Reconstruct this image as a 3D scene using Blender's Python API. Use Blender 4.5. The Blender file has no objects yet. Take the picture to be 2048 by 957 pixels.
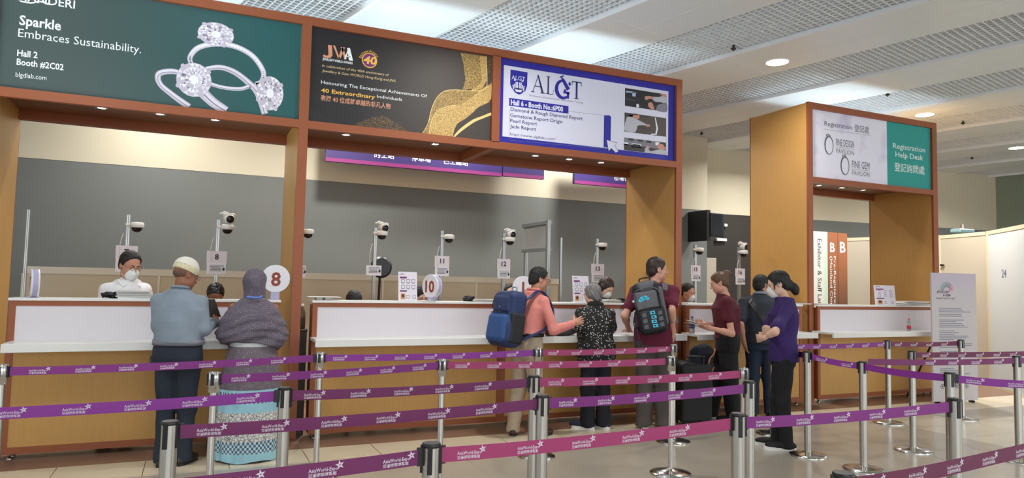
import bpy, math, random
import numpy as np
from mathutils import Vector
random.seed(7); RNG = np.random.default_rng(7)
SC = bpy.context.scene
COL = SC.collection

# ------------------------------------------------------------------ camera
CAM_Z = 1.5
def _basis(yaw, pit, rol):
    F = np.array([math.sin(yaw)*math.cos(pit), math.cos(yaw)*math.cos(pit), math.sin(pit)])
    r = np.cross(F, [0, 0, 1]); r /= np.linalg.norm(r); u = np.cross(r, F)
    c, s = math.cos(rol), math.sin(rol)
    return c*r+s*u, -s*r+c*u, F
FPX = 1395.1
CR, CU, CF = _basis(math.radians(24.201), math.radians(3.634), math.radians(1.1986))
CPOS = np.array([0, 0, CAM_Z])
cam_d = bpy.data.cameras.new('camera'); cam_o = bpy.data.objects.new('camera', cam_d); COL.objects.link(cam_o)
from mathutils import Matrix
cam_o.matrix_world = Matrix(((CR[0], CU[0], -CF[0], 0), (CR[1], CU[1], -CF[1], 0), (CR[2], CU[2], -CF[2], CAM_Z), (0, 0, 0, 1)))
cam_d.sensor_fit = 'HORIZONTAL'; cam_d.sensor_width = 36; cam_d.lens = FPX/2048*36
cam_d.clip_start = .05; cam_d.clip_end = 200
SC.camera = cam_o
def at(px, py, Y):
    "point of the place seen at photo pixel (px,py) at distance Y from the entrance line"
    d = CF + CR*(px-1024)/FPX - CU*(py-478.5)/FPX
    return CPOS + d*(Y/d[1])

# ------------------------------------------------------------------ view, world, lamps
SC.view_settings.view_transform = 'Standard'; SC.view_settings.look = 'None'
SC.view_settings.gamma = 1; SC.view_settings.use_curve_mapping = False
SC.view_settings.exposure = 0.24
WORLD = bpy.data.worlds.new('world'); SC.world = WORLD; WORLD.use_nodes = True
wn = WORLD.node_tree.nodes; wl = WORLD.node_tree.links
bg = wn['Background']; bg.inputs[0].default_value = (.86, .94, 1.0, 1); bg.inputs[1].default_value = 0.93

def area(name, loc, size, energy, color, target, size_y=None):
    d = bpy.data.lights.new(name, 'AREA'); d.energy = energy; d.color = color
    d.shape = 'RECTANGLE' if size_y else 'DISK'; d.size = size
    if size_y: d.size_y = size_y
    o = bpy.data.objects.new(name, d); COL.objects.link(o); o.location = loc
    o.rotation_euler = (Vector(target)-Vector(loc)).to_track_quat('-Z', 'Y').to_euler()
    return o
# unseen area lamps: one for glazing behind the camera, two added fills
dl = area('daylight_fill', (-5.0, 3.2, .5), 4.0, 70, (.80, .91, 1.0), (.0, 6.0, 4.7), 1.5); dl.data.spread = math.radians(50)  # low up-light added at the left to brighten the ceiling
area('daylight_fill', (2.0, -9.0, 2.8), 14.0, 330, (.95, .97, 1.0), (3.0, 8.0, 3.4), 3.6)
area('daylight_fill', (13.5, -4.0, 2.6), 8.0, 170, (.97, .98, 1.0), (13.0, 9.0, 2.6), 3.6)  # fill added to brighten the partitions at the right

# ------------------------------------------------------------------ materials
def lin(c):
    r = []
    for v in c[:3]:
        v = v/255.0
        r.append(v/12.92 if v <= .04045 else ((v+.055)/1.055)**2.4)
    return (*r, 1.0)
MATS = {}
def mat(name, rgb, rough=.6, metal=0., noise=None, bump=None, emit=0, spec=None, coat=0, alpha=None, trans=0):
    """noise=(scale, amount, detail, (sx,sy,sz)) varies the colour, bump=(scale, strength, (sx,sy,sz)) roughens the surface"""
    if name in MATS: return MATS[name]
    m = bpy.data.materials.new(name); m.use_nodes = True; MATS[name] = m
    nt = m.node_tree; b = nt.nodes['Principled BSDF']
    b.inputs['Base Color'].default_value = lin(rgb); b.inputs['Roughness'].default_value = rough
    b.inputs['Metallic'].default_value = metal
    if spec is not None: b.inputs['Specular IOR Level'].default_value = spec
    if coat: b.inputs['Coat Weight'].default_value = coat; b.inputs['Coat Roughness'].default_value = .08
    if trans: b.inputs['Transmission Weight'].default_value = trans
    if emit:
        b.inputs['Emission Color'].default_value = lin(rgb); b.inputs['Emission Strength'].default_value = emit
    tc = None
    def coords(sc):
        tc = nt.nodes.new('ShaderNodeTexCoord'); mp = nt.nodes.new('ShaderNodeMapping'); mp.inputs['Scale'].default_value = sc
        nt.links.new(tc.outputs['Object'], mp.inputs['Vector']); return mp.outputs['Vector']
    if noise:
        n = nt.nodes.new('ShaderNodeTexNoise'); n.inputs['Scale'].default_value = noise[0]
        n.inputs['Detail'].default_value = noise[2] if len(noise) > 2 else 3
        nt.links.new(coords(noise[3] if len(noise) > 3 else (1, 1, 1)), n.inputs['Vector'])
        r = nt.nodes.new('ShaderNodeMapRange'); r.inputs['From Min'].default_value = .3; r.inputs['From Max'].default_value = .7
        r.inputs['To Min'].default_value = 1-noise[1]; r.inputs['To Max'].default_value = 1+noise[1]
        nt.links.new(n.outputs['Fac'], r.inputs['Value'])
        mx = nt.nodes.new('ShaderNodeVectorMath'); mx.operation = 'SCALE'; mx.inputs[0].default_value = lin(rgb)[:3]
        nt.links.new(r.outputs['Result'], mx.inputs['Scale']); nt.links.new(mx.outputs['Vector'], b.inputs['Base Color'])
    if bump:
        n = nt.nodes.new('ShaderNodeTexNoise'); n.inputs['Scale'].default_value = bump[0]; n.inputs['Detail'].default_value = 3
        nt.links.new(coords(bump[2] if len(bump) > 2 else (1, 1, 1)), n.inputs['Vector'])
        bp = nt.nodes.new('ShaderNodeBump'); bp.inputs['Strength'].default_value = bump[1]; bp.inputs['Distance'].default_value = .01
        nt.links.new(n.outputs['Fac'], bp.inputs['Height']); nt.links.new(bp.outputs['Normal'], b.inputs['Normal'])
    return m
def nodes_of(m): return m.node_tree.nodes, m.node_tree.links, m.node_tree.nodes['Principled BSDF']

# ------------------------------------------------------------------ mesh building
def tag(o, label=None, cat=None, group=None, kind=None):
    if label: o['label'] = label
    if cat: o['category'] = cat
    if group: o['group'] = group
    if kind: o['kind'] = kind
    return o
class MB:
    "collects shapes in world coordinates and links them as ONE mesh object"
    def __init__(s): s.V = []; s.Fc = []; s.M = []; s.S = []; s.mats = []; s.n = 0
    def mi(s, m):
        if m not in s.mats: s.mats.append(m)
        return s.mats.index(m)
    def add(s, verts, faces, m, smooth=False):
        v = np.asarray(verts, float).reshape(-1, 3); i = s.mi(m)
        s.V.append(v); base = s.n; s.n += len(v)
        if isinstance(faces, np.ndarray): fs = (faces+base).tolist()
        else: fs = [[int(a)+base for a in f] for f in faces]
        s.Fc += fs; s.M += [i]*len(fs); s.S += [smooth]*len(fs)
        return s
    def box(s, a, b, m, bev=0):
        x0, y0, z0 = a; x1, y1, z1 = b
        v = [(x, y, z) for z in (z0, z1) for y in (y0, y1) for x in (x0, x1)]
        return s.add(v, [(0, 2, 3, 1), (4, 5, 7, 6), (0, 1, 5, 4), (2, 6, 7, 3), (0, 4, 6, 2), (1, 3, 7, 5)], m)
    def rbox(s, a, b, m, r=.004):
        "box with chamfered edges"
        a = np.minimum(a, b).astype(float); b2 = np.maximum(a, b).astype(float); c = (a+b2)/2; h = (b2-a)/2; r = min(r, *(h*.49))
        V = []; idx = {}
        for sx in (-1, 1):
            for sy in (-1, 1):
                for sz in (-1, 1):
                    for ax in range(3):
                        p = np.array([sx, sy, sz])*(h-r); p[ax] = (sx, sy, sz)[ax]*h[ax]
                        idx[(sx, sy, sz, ax)] = len(V); V.append(c+p)
        F = []
        for ax in range(3):
            o1, o2 = [k for k in range(3) if k != ax]
            for sg in (-1, 1):
                q = []
                for (u, w) in ((-1, -1), (1, -1), (1, 1), (-1, 1)):
                    k = [0, 0, 0]; k[ax] = sg; k[o1] = u; k[o2] = w; q.append(idx[(*k, ax)])
                F.append(q)
        for ax in range(3):
            o1, o2 = [k for k in range(3) if k != ax]
            for u in (-1, 1):
                for w in (-1, 1):
                    k0 = [0, 0, 0]; k0[ax] = -1; k0[o1] = u; k0[o2] = w; k1 = list(k0); k1[ax] = 1
                    F.append([idx[(*k0, o1)], idx[(*k1, o1)], idx[(*k1, o2)], idx[(*k0, o2)]])
        for sx in (-1, 1):
            for sy in (-1, 1):
                for sz in (-1, 1): F.append([idx[(sx, sy, sz, a)] for a in range(3)])
        V = np.array(V); out = []
        for f in F:
            n = np.cross(V[f[1]]-V[f[0]], V[f[2]]-V[f[0]])
            out.append(f if np.dot(n, V[f].mean(0)-c) > 0 else f[::-1])
        return s.add(V, out, m)
    def tube(s, pts, rad, m, seg=12, caps=True, smooth=True):
        "round tube through points; rad a number or one per point"
        P = np.asarray(pts, float); n = len(P); R = np.broadcast_to(np.asarray(rad, float), (n,))
        T = np.gradient(P, axis=0) if n > 1 else None; T /= np.linalg.norm(T, axis=1)[:, None]+1e-12
        up = np.array([0, 0, 1.]) if abs(T[0][2]) < .9 else np.array([1., 0, 0])
        A = np.cross(T[0], up); A /= np.linalg.norm(A); V = []
        for i in range(n):
            A = A-T[i]*np.dot(A, T[i]); A /= np.linalg.norm(A)+1e-12; B = np.cross(T[i], A)
            for k in range(seg):
                a = 2*math.pi*k/seg; V.append(P[i]+R[i]*(A*math.cos(a)+B*math.sin(a)))
        F = [(i*seg+k, i*seg+(k+1) % seg, (i+1)*seg+(k+1) % seg, (i+1)*seg+k) for i in range(n-1) for k in range(seg)]
        s.add(V, F, m, smooth)
        if caps: s.add(V, [list(range(seg))[::-1], [(n-1)*seg+k for k in range(seg)]], m)
        return s
    def lathe(s, c, prof, m, seg=32, smooth=True, axis=(0, 0, 1), caps=True):
        "revolve (r, h) profile about the axis through c"
        ax = np.array(axis, float); ax /= np.linalg.norm(ax); t = np.array([1., 0, 0]) if abs(ax[0]) < .8 else np.array([0, 1., 0])
        A = np.cross(ax, t); A /= np.linalg.norm(A); B = np.cross(ax, A); c = np.asarray(c, float); n = len(prof); V = []
        for r, h in prof:
            for k in range(seg):
                a = 2*math.pi*k/seg; V.append(c+ax*h+r*(A*math.cos(a)+B*math.sin(a)))
        F = [(i*seg+k, i*seg+(k+1) % seg, (i+1)*seg+(k+1) % seg, (i+1)*seg+k) for i in range(n-1) for k in range(seg)]
        s.add(V, F, m, smooth)
        if caps: s.add(V, [list(range(seg))[::-1], [(n-1)*seg+k for k in range(seg)]], m)
        return s
    def poly(s, pts3, m): return s.add(pts3, [list(range(len(pts3)))], m)
    def build(s, name, parent=None, origin=None, bevel=0):
        V = np.concatenate(s.V) if s.V else np.zeros((0, 3))
        if origin is None:
            if parent is not None: origin = np.array(parent.get('_o', (0, 0, 0)))
            else: lo, hi = V.min(0), V.max(0); origin = np.array([(lo[0]+hi[0])/2, (lo[1]+hi[1])/2, lo[2]])
        origin = np.asarray(origin, float)
        me = bpy.data.meshes.new(name); me.from_pydata((V-origin).tolist(), [], s.Fc)
        for m in s.mats: me.materials.append(m)
        me.polygons.foreach_set('material_index', s.M); me.polygons.foreach_set('use_smooth', s.S); me.update()
        o = bpy.data.objects.new(name, me); COL.objects.link(o)
        if parent is not None: o.parent = parent; o.location = origin-np.array(parent.get('_o', (0, 0, 0)))
        else: o.location = origin
        o['_o'] = [float(x) for x in origin]
        if bevel:
            bm = o.modifiers.new('bevel', 'BEVEL'); bm.width = bevel; bm.segments = 2; bm.limit_method = 'ANGLE'
        return o
def empty(name, loc, label=None, cat=None, group=None):
    o = bpy.data.objects.new(name, None); COL.objects.link(o); o.location = loc; o.empty_display_size = .1
    o['_o'] = [float(x) for x in loc]
    return tag(o, label, cat, group)
def struct(mb, name): return tag(mb.build(name), kind='structure')

# flat frames: a sign's own plane, u to the right and v up, in metres
class Plane:
    def __init__(s, o, u, v): s.o = np.asarray(o, float); s.u = np.asarray(u, float); s.v = np.asarray(v, float); s.n = np.cross(s.u, s.v)
    def p(s, x, y, d=0): return s.o+s.u*x+s.v*y+s.n*d
    def many(s, pts, d=0): return [s.p(x, y, d) for x, y in pts]
_TX = {}
def text_mesh(body, bold=0, res=2):
    k = (body, bold, res)
    if k in _TX: return _TX[k]
    cu = bpy.data.curves.new('t', 'FONT'); cu.body = body; cu.size = 1; cu.resolution_u = res; cu.offset = bold; cu.fill_mode = 'FRONT'
    o = bpy.data.objects.new('t', cu); COL.objects.link(o)
    dg = bpy.context.evaluated_depsgraph_get(); me = bpy.data.meshes.new_from_object(o.evaluated_get(dg))
    V = np.empty(len(me.vertices)*3); me.vertices.foreach_get('co', V); V = V.reshape(-1, 3)[:, :2].copy()
    F = [list(p.vertices) for p in me.polygons]
    bpy.data.objects.remove(o); bpy.data.meshes.remove(me); bpy.data.curves.remove(cu)
    _TX[k] = (V, F); return V, F
def text(mb, pl, body, x, y, m, h=None, w=None, cap=None, d=.0012, bold=0, align='L', shear=0, res=2, rot=0):
    "letters with their baseline at (x,y); cap = height of a capital, w = full width (stretches)"
    V, F = text_mesh(body, bold, res); V = V.copy()
    if not len(V): return 0
    lo, hi = V.min(0), V.max(0); wd = hi[0]-lo[0]
    sy = (cap/.73) if cap else h/(hi[1]-lo[1]); sx = (w/wd) if w else sy
    V[:, 0] -= lo[0]; V[:, 0] *= sx; V[:, 1] *= sy; V[:, 0] += shear*V[:, 1]
    full = wd*sx
    if align == 'C': V[:, 0] -= full/2
    if align == 'R': V[:, 0] -= full
    if rot: c, s_ = math.cos(rot), math.sin(rot); V = V@np.array([[c, s_], [-s_, c]])
    P = pl.o+np.outer(V[:, 0]+x, pl.u)+np.outer(V[:, 1]+y, pl.v)+pl.n*d
    mb.add(P, F, m); return full
def rect(mb, pl, x0, y0, x1, y1, m, d=.0006): mb.add(pl.many([(x0, y0), (x1, y0), (x1, y1), (x0, y1)], d), [(0, 1, 2, 3)], m)
def shape(mb, pl, pts, m, d=.0008): mb.add(pl.many(pts, d), [list(range(len(pts)))], m)
def disc(mb, pl, x, y, rx, ry, m, d=.0008, seg=32, a0=0): shape(mb, pl, [(x+rx*math.cos(a0+2*math.pi*k/seg), y+ry*math.sin(a0+2*math.pi*k/seg)) for k in range(seg)], m, d)
def band(mb, pl, pts, w, m, d=.0008, closed=False):
    "flat ribbon along points, w a number or one per point"
    P = np.asarray(pts, float); n = len(P); W = np.broadcast_to(np.asarray(w, float), (n,))
    if closed: T = np.roll(P, -1, 0)-np.roll(P, 1, 0)
    else: T = np.gradient(P, axis=0)
    T /= np.linalg.norm(T, axis=1)[:, None]+1e-9; N = np.stack([-T[:, 1], T[:, 0]], 1)
    A = P+N*W[:, None]/2; B = P-N*W[:, None]/2
    V = pl.many(A, d)+pl.many(B, d); k = n if closed else n-1
    mb.add(V, [(i, n+i, n+(i+1) % n, (i+1) % n) for i in range(k)], m)
def smooth_curve(pts, n=40, closed=False):
    P = np.asarray(pts, float); k = len(P); out = []
    rng = range(k) if closed else range(k-1)
    for i in rng:
        p0 = P[(i-1) % k] if closed or i > 0 else P[0]; p1 = P[i]; p2 = P[(i+1) % k]; p3 = P[(i+2) % k] if closed or i+2 < k else P[-1]
        for t in np.linspace(0, 1, max(2, n//k), endpoint=False):
            out.append(.5*((2*p1)+(-p0+p2)*t+(2*p0-5*p1+4*p2-p3)*t*t+(-p0+3*p1-3*p2+p3)*t**3))
    if not closed: out.append(P[-1])
    return np.array(out)
# ------------------------------------------------------------------ floor
def tile_mat(name, rgb, grout, tile, shift, rough, mortar=.004, var=.05, tint=.04):
    m = mat(name, rgb, rough); nd, lk, b = nodes_of(m)
    tc = nd.new('ShaderNodeTexCoord'); mp = nd.new('ShaderNodeMapping'); mp.inputs['Location'].default_value = (*shift, 0)
    lk.new(tc.outputs['Object'], mp.inputs['Vector'])
    br = nd.new('ShaderNodeTexBrick'); br.offset = 0; br.squash = 1
    br.inputs['Scale'].default_value = 1; br.inputs['Brick Width'].default_value = tile[0]; br.inputs['Row Height'].default_value = tile[1]
    br.inputs['Mortar Size'].default_value = mortar; br.inputs['Mortar Smooth'].default_value = .1
    c = np.array(lin(rgb)); br.inputs['Color1'].default_value = tuple(c*(1+tint)); br.inputs['Color2'].default_value = tuple(c*(1-tint))
    br.inputs['Mortar'].default_value = lin(grout); lk.new(mp.outputs['Vector'], br.inputs['Vector'])
    n = nd.new('ShaderNodeTexNoise'); n.inputs['Scale'].default_value = 1.1; n.inputs['Detail'].default_value = 6
    lk.new(tc.outputs['Object'], n.inputs['Vector'])
    r = nd.new('ShaderNodeMapRange'); r.inputs['From Min'].default_value = .3; r.inputs['From Max'].default_value = .7
    r.inputs['To Min'].default_value = 1-var; r.inputs['To Max'].default_value = 1+var; lk.new(n.outputs['Fac'], r.inputs['Value'])
    v = nd.new('ShaderNodeVectorMath'); v.operation = 'SCALE'; lk.new(br.outputs['Color'], v.inputs[0]); lk.new(r.outputs['Result'], v.inputs['Scale'])
    lk.new(v.outputs['Vector'], b.inputs['Base Color'])
    r2 = nd.new('ShaderNodeMapRange'); r2.inputs['To Min'].default_value = rough*.8; r2.inputs['To Max'].default_value = rough*1.3
    lk.new(n.outputs['Fac'], r2.inputs['Value']); lk.new(r2.outputs['Result'], b.inputs['Roughness'])
    return m
M_TAN = tile_mat('tan_polished_stone', (166, 157, 143), (154, 145, 130), (1.22, 1.22), (.3, .02), .2, .003, .06, .015)
M_BEIGE = tile_mat('beige_stone', (216, 202, 176), (130, 110, 86), (.61, 1.5), (.31, 0), .28, .004, .04, .02)
M_DARKTILE = tile_mat('dark_brown_stone', (136, 106, 88), (160, 138, 118), (.61, .61), (.31, .15), .3, .0022, .12, .06)
M_PALE = tile_mat('pale_stone', (196, 187, 168), (182, 172, 152), (1.22, 1.22), (0, 0), .2, .003, .05, .015)
fl = MB()
def fq(x0, y0, x1, y1, m): fl.add([(x0, y0, 0), (x1, y0, 0), (x1, y1, 0), (x0, y1, 0)], [(0, 1, 2, 3)], m)
fq(-10, -12, 7.3, 5.97, M_TAN); fq(-10, 5.97, 7.3, 6.46, M_BEIGE); fq(-10, 6.46, 19, 12, M_DARKTILE)
fq(7.3, -12, 19, 5.35, M_PALE); fq(7.3, 5.35, 8.25, 5.85, M_PALE); fq(8.25, 5.35, 19, 5.85, M_TAN)
fq(7.3, 5.85, 10.3, 6.46, M_BEIGE); fq(10.3, 5.85, 19, 6.46, M_BEIGE)
o = fl.build('floor', origin=(0, 0, 0)); tag(o, kind='structure')
# ------------------------------------------------------------------ ceiling: rotated 14 degrees to the counters
HC = 4.4; CA = math.radians(14)
M_SMOOTH = mat('ceiling_panel_white', (226, 234, 238), .38)
M_GRID = mat('ceiling_lattice_white', (230, 235, 238), .5)
M_PLEN = mat('plenum_grey', (52, 52, 51), .9)
M_SEAM = mat('panel_seam', (226, 228, 226), .5)
def rot_obj(o): o.rotation_euler = (0, 0, CA); return o
cel = MB(); B0, B1 = -14., 14.
P0, PER = 4.2, 2.068
strips = [P0+PER*k for k in range(-7, 8)]
for c0 in strips:
    cel.rbox((c0+1.08, B0, HC-.03), (c0+2.068, B1, HC+.05), M_SMOOTH, .01)
    cel.box((c0+1.60, B0, HC-.0315), (c0+1.606, B1, HC-.03), M_SEAM)
    for j in range(int((B1-B0)/1.35)): cel.box((c0+1.085, B0+.23+1.35*j, HC-.0312), (c0+2.06, B0+.236+1.35*j, HC-.03), M_SEAM)
    cel.box((c0+1.03, B0, HC-.05), (c0+1.08, B1, HC+.12), M_GRID)
    cel.box((c0-.008, B0, HC-.03), (c0+.012, B1, HC+.12), M_GRID)
cel.box((strips[0], B0, HC+.42), (strips[-1]+2.07, B1, HC+.5), M_PLEN)
rot_obj(tag(cel.build('ceiling', origin=(0, 0, 0)), kind='structure'))
gr = MB()
for c0 in strips:
    for j in range(1, 14): x = c0+.0737*j; gr.box((x-.0055, B0, HC), (x+.0055, B1, HC+.036), M_GRID)
    nb = int((B1-B0)/.0737)
    for j in range(nb): y = B0+.0737*j; gr.box((c0+.01, y-.0055, HC+.0005), (c0+1.03, y+.0055, HC+.0355), M_GRID)
rot_obj(tag(gr.build('ceiling_lattice', origin=(0, 0, 0)), kind='structure'))
# hangers / sprinkler heads poking through the lattice
M_DARKMETAL = mat('dark_metal', (52, 48, 45), .5, .4)
ec = np.array([math.cos(CA), math.sin(CA)]); eb = np.array([-math.sin(CA), math.cos(CA)])
def ceil_xy(c, b): return ec*c+eb*b
M_LAMP = mat('lamp_glow', (255, 240, 214), .5, emit=14)
M_RIM = mat('lamp_rim', (236, 234, 228), .4)
def downlight(c, b, label, energy, group, rad=.135, col=(1, .98, .95)):
    x, y = ceil_xy(c, b); z = HC-.03
    t = empty('ceiling_downlight', (x, y, z-.006), label, 'ceiling light', group)
    m = MB(); m.lathe((x, y, z), [(rad, -.006), (rad+.018, -.008), (rad+.022, -.001), (rad, -.001)], M_RIM, caps=False); m.build('rim', t)
    m = MB(); m.lathe((x, y, z), [(rad, -.0045), (rad*.6, -.0055), (.001, -.006)], M_LAMP); m.build('lamp_face', t)
    d = bpy.data.lights.new('downlight_lamp', 'AREA'); d.shape = 'DISK'; d.size = rad*2; d.energy = energy; d.color = col; d.spread = math.radians(150)
    l = bpy.data.objects.new('downlight_lamp', d); COL.objects.link(l); l.parent = t; l.location = (0, 0, -.01)
    return t
downlight(7.97, 4.77, 'round glowing ceiling downlight nearest the camera, left of the help desk sign', 34, 'ceiling downlights')
downlight(12.12, 4.65, 'round glowing ceiling downlight just above the help desk sign', 115, 'ceiling downlights')
downlight(16.17, 4.55, 'round glowing ceiling downlight cut by the right edge of the picture', 100, 'ceiling downlights')
for c, b in ((3.83, 4.65), (.83, -1.4), (5.9, -.8), (10.0, -1.5), (-3.4, -1.5), (-.3, 4.2)):
    downlight(c, b, 'round ceiling downlight out of the picture over the hall', 40, 'ceiling downlights over the hall')
for c, b, en in ((5.9, 8.4, 45), (7.97, 8.0, 56), (3.83, 8.3, 70), (1.76, 9.6, 42), (12.12, 7.0, 80)):  # unseen: two explain the sign shadows, the others are added to brighten walls
    downlight(c, b, 'unseen round ceiling downlight put behind the booth header to light the wall', en, 'ceiling downlights behind the booth')
def hanger(px, py, label):
    p = at(px, py, 10); d = p-CPOS; p = CPOS+d*((HC-.04-CAM_Z)/d[2])
    m = MB(); m.tube([p+(0, 0, .12), p], .012, M_DARKMETAL, 8); m.lathe(p, [(.012, .02), (.03, .01), (.03, -.006), (.012, -.012), (.004, -.03)], M_DARKMETAL, 12)
    tag(m.build('sprinkler_head'), label, 'sprinkler', 'sprinkler heads in the ceiling')
hanger(1467, 98, 'dark sprinkler head in the lattice strip above the blue sign')
hanger(1775, 190, 'dark sprinkler head in the lattice over the help desk sign')
hanger(1926, 247, 'dark sprinkler head right of the help desk sign')
hanger(1944, 317, 'small dark sprinkler head farthest right in the ceiling')
hanger(1403, 268, 'small dark sprinkler head near the wall between the two booths')

# ------------------------------------------------------------------ walls
M_CREAM = mat('cream_paint', (204, 197, 174), .75, noise=(.6, .03, 2))
M_GREY = mat('grey_wall_covering', (112, 116, 113), .8, noise=(1.5, .03, 3))
M_DARKWALL = mat('dark_brown_panel', (46, 41, 36), .6, noise=(2, .05, 2))
M_TEAL = mat('grey_green_wall', (140, 154, 138), .8, noise=(1, .04, 2))
M_TRIM = mat('cream_trim', (226, 220, 200), .6)
WY = 10.7
w = MB(); w.box((-10, WY, 0), (8.93, WY+.8, 2.985), M_GREY); w.box((-10, WY-.004, 2.985), (8.93, WY+.8, HC+.05), M_CREAM); struct(w, 'wall_back')
R0, R1 = np.array([8.9, 11.47]), np.array([17.9, 10.71])
def wallseg(mb, t0, t1, z0, z1, m, th=.15):
    a = R0+(R1-R0)*t0; b = R0+(R1-R0)*t1
    mb.add([(*a, z0), (*b, z0), (*b, z1), (*a, z1), (a[0], a[1]+th, z0), (b[0], b[1]+th, z0), (b[0], b[1]+th, z1), (a[0], a[1]+th, z1)],
           [(0, 1, 2, 3), (4, 7, 6, 5), (0, 4, 5, 1), (3, 2, 6, 7), (0, 3, 7, 4), (1, 5, 6, 2)], m)
w = MB(); wallseg(w, 0, .22, 0, 3.03, M_DARKWALL); wallseg(w, .22, 1, 0, 3.03, M_GREY); wallseg(w, 0, 1, 3.03, HC+.05, M_CREAM); struct(w, 'wall_recess')
w = MB(); w.box((17.88, 4, 0), (18.1, 10.9, HC+.05), M_TEAL); struct(w, 'wall_right')
# ------------------------------------------------------------------ booth portals
M_COPPER = mat('copper_laminate', (146, 80, 46), .42, .15)
M_GOLD = mat('gold_brushed_panel', (194, 148, 82), .45, .12, noise=(60, .03, 2, (1, 1, .08)))
M_SOFFIT = mat('brown_soffit', (118, 78, 52), .5)
M_SPOT = mat('spot_glow', (255, 248, 235), .5, emit=10)
M_CHROME = mat('polished_steel', (205, 203, 198), .16, 1)
M_STEEL = mat('brushed_steel', (190, 186, 178), .28, 1, bump=(160, .05, (1, 1, .02)))
M_ALU = mat('aluminium', (146, 149, 150), .45, .8)
M_WHITEP = mat('white_plastic', (232, 232, 228), .4)
M_BLACKP = mat('black_plastic', (22, 22, 23), .4)
M_TUBE = mat('tube_glow', (220, 240, 255), .5, emit=3)
FY, BY = 6.9, 8.0; ZB, ZT = 2.955, 4.06
def portal(name, label, posts, mulls):
    x0 = posts[0][0]; x1 = posts[-1][1]
    t = empty(name, ((x0+x1)/2, FY, 0), label, 'booth')
    for a, b in posts:
        m = MB(); m.box((a, FY, 0), (b, FY+.035, ZT), M_COPPER); m.build('post', t)
        m = MB(); m.box((a, FY+.035, 0), (b, BY-.02, ZT-.01), M_GOLD); m.build('side_panel', t)
        m = MB(); m.box((a, BY-.02, 0), (b, BY, ZT), M_COPPER); m.build('rear_post', t)
    m = MB(); m.box((x0+.004, FY+.001, ZT-.085), (x1-.004, FY+.05, ZT-.001), M_COPPER); m.build('top_rail', t)
    m = MB(); m.box((x0+.004, FY+.001, ZB), (x1-.004, FY+.05, ZB+.078), M_COPPER); m.build('bottom_rail', t)
    for a, b in mulls:
        m = MB(); m.box((a, FY+.001, ZB+.07), (b, FY+.05, ZT-.08), M_COPPER); m.build('mullion', t)
        m = MB(); m.box((a, FY+.03, ZB+.004), (b, BY-.1, ZB+.1), M_COPPER); m.build('cross_beam', t)
    m = MB(); m.box((x0+.004, BY-.1, ZB+.012), (x1-.004, BY-.004, ZB+.2), M_COPPER); m.box((x0+.004, BY-.1, ZB+.2), (x1-.004, BY-.004, ZT-.004), M_GOLD); m.build('rear_beam', t)
    m = MB(); m.box((x0+.01, FY+.06, ZB+.105), (x1-.01, BY-.05, ZB+.125), M_SOFFIT); m.build('soffit', t)
    xs = sorted([p_[1] for p_ in posts[:-1]]+[p_[0] for p_ in posts[1:]]+[q for p_ in mulls for q in p_])
    for a, b in zip(xs[::2], xs[1::2]):                       # tubes inside the open topped header boxes
        m = MB(); m.rbox((a+.15, 7.42, 3.2), (b-.15, 7.5, 3.25), M_WHITEP, .01); k = m.build('tube_fitting', t)
        m = MB(); m.tube([(a+.2, 7.46, 3.272), (b-.2, 7.46, 3.272)], .014, M_TUBE, 10); m.build('light_tube', k)
        d = bpy.data.lights.new('tube_lamp', 'AREA'); d.shape = 'RECTANGLE'; d.size = b-a-.4; d.size_y = .5; d.energy = 7.5*(b-a); d.color = (.74, .90, 1)
        l = bpy.data.objects.new('tube_lamp', d); COL.objects.link(l); l.location = ((a+b)/2, 7.46, 3.35); l.rotation_euler = (math.pi, 0, 0)
    return t
BOOTH = portal('registration_booth', 'long copper framed registration booth with three advertising headers', [(-1.705, -1.615), (.826, .915), (5.285, 5.372)], [(2.835, 2.925)])
HELP = portal('help_desk_booth', 'narrow gold and copper help desk booth standing at the right', [(7.48, 7.562), (10.02, 10.12)], [])
def spots(booth, xs, y, z=ZB+.105):
    for x in xs:
        m = MB(); m.lathe((x, y, z), [(.036, -.002), (.05, -.012), (.055, -.008), (.055, 0)], M_CHROME, 24, caps=False); r = m.build('spotlight', booth)
        m = MB(); m.lathe((x, y, z), [(.036, -.004), (.02, -.006), (.001, -.0065)], M_SPOT, 20); m.build('bulb', r, (x, y, z))
        d = bpy.data.lights.new('spot_lamp', 'SPOT'); d.energy = 9; d.spot_size = math.radians(100); d.spot_blend = .7; d.shadow_soft_size = .03; d.color = (1, .96, .9)
        l = bpy.data.objects.new('spot_lamp', d); COL.objects.link(l); l.location = (x, y, z-.03)
spots(BOOTH, (-.883, -.395, .093), 7.45); spots(BOOTH, (1.39, 2.392), 7.5); spots(BOOTH, (3.686, 4.156, 4.618), 7.56)
spots(HELP, (8.402, 8.877, 9.337), 7.56)

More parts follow.
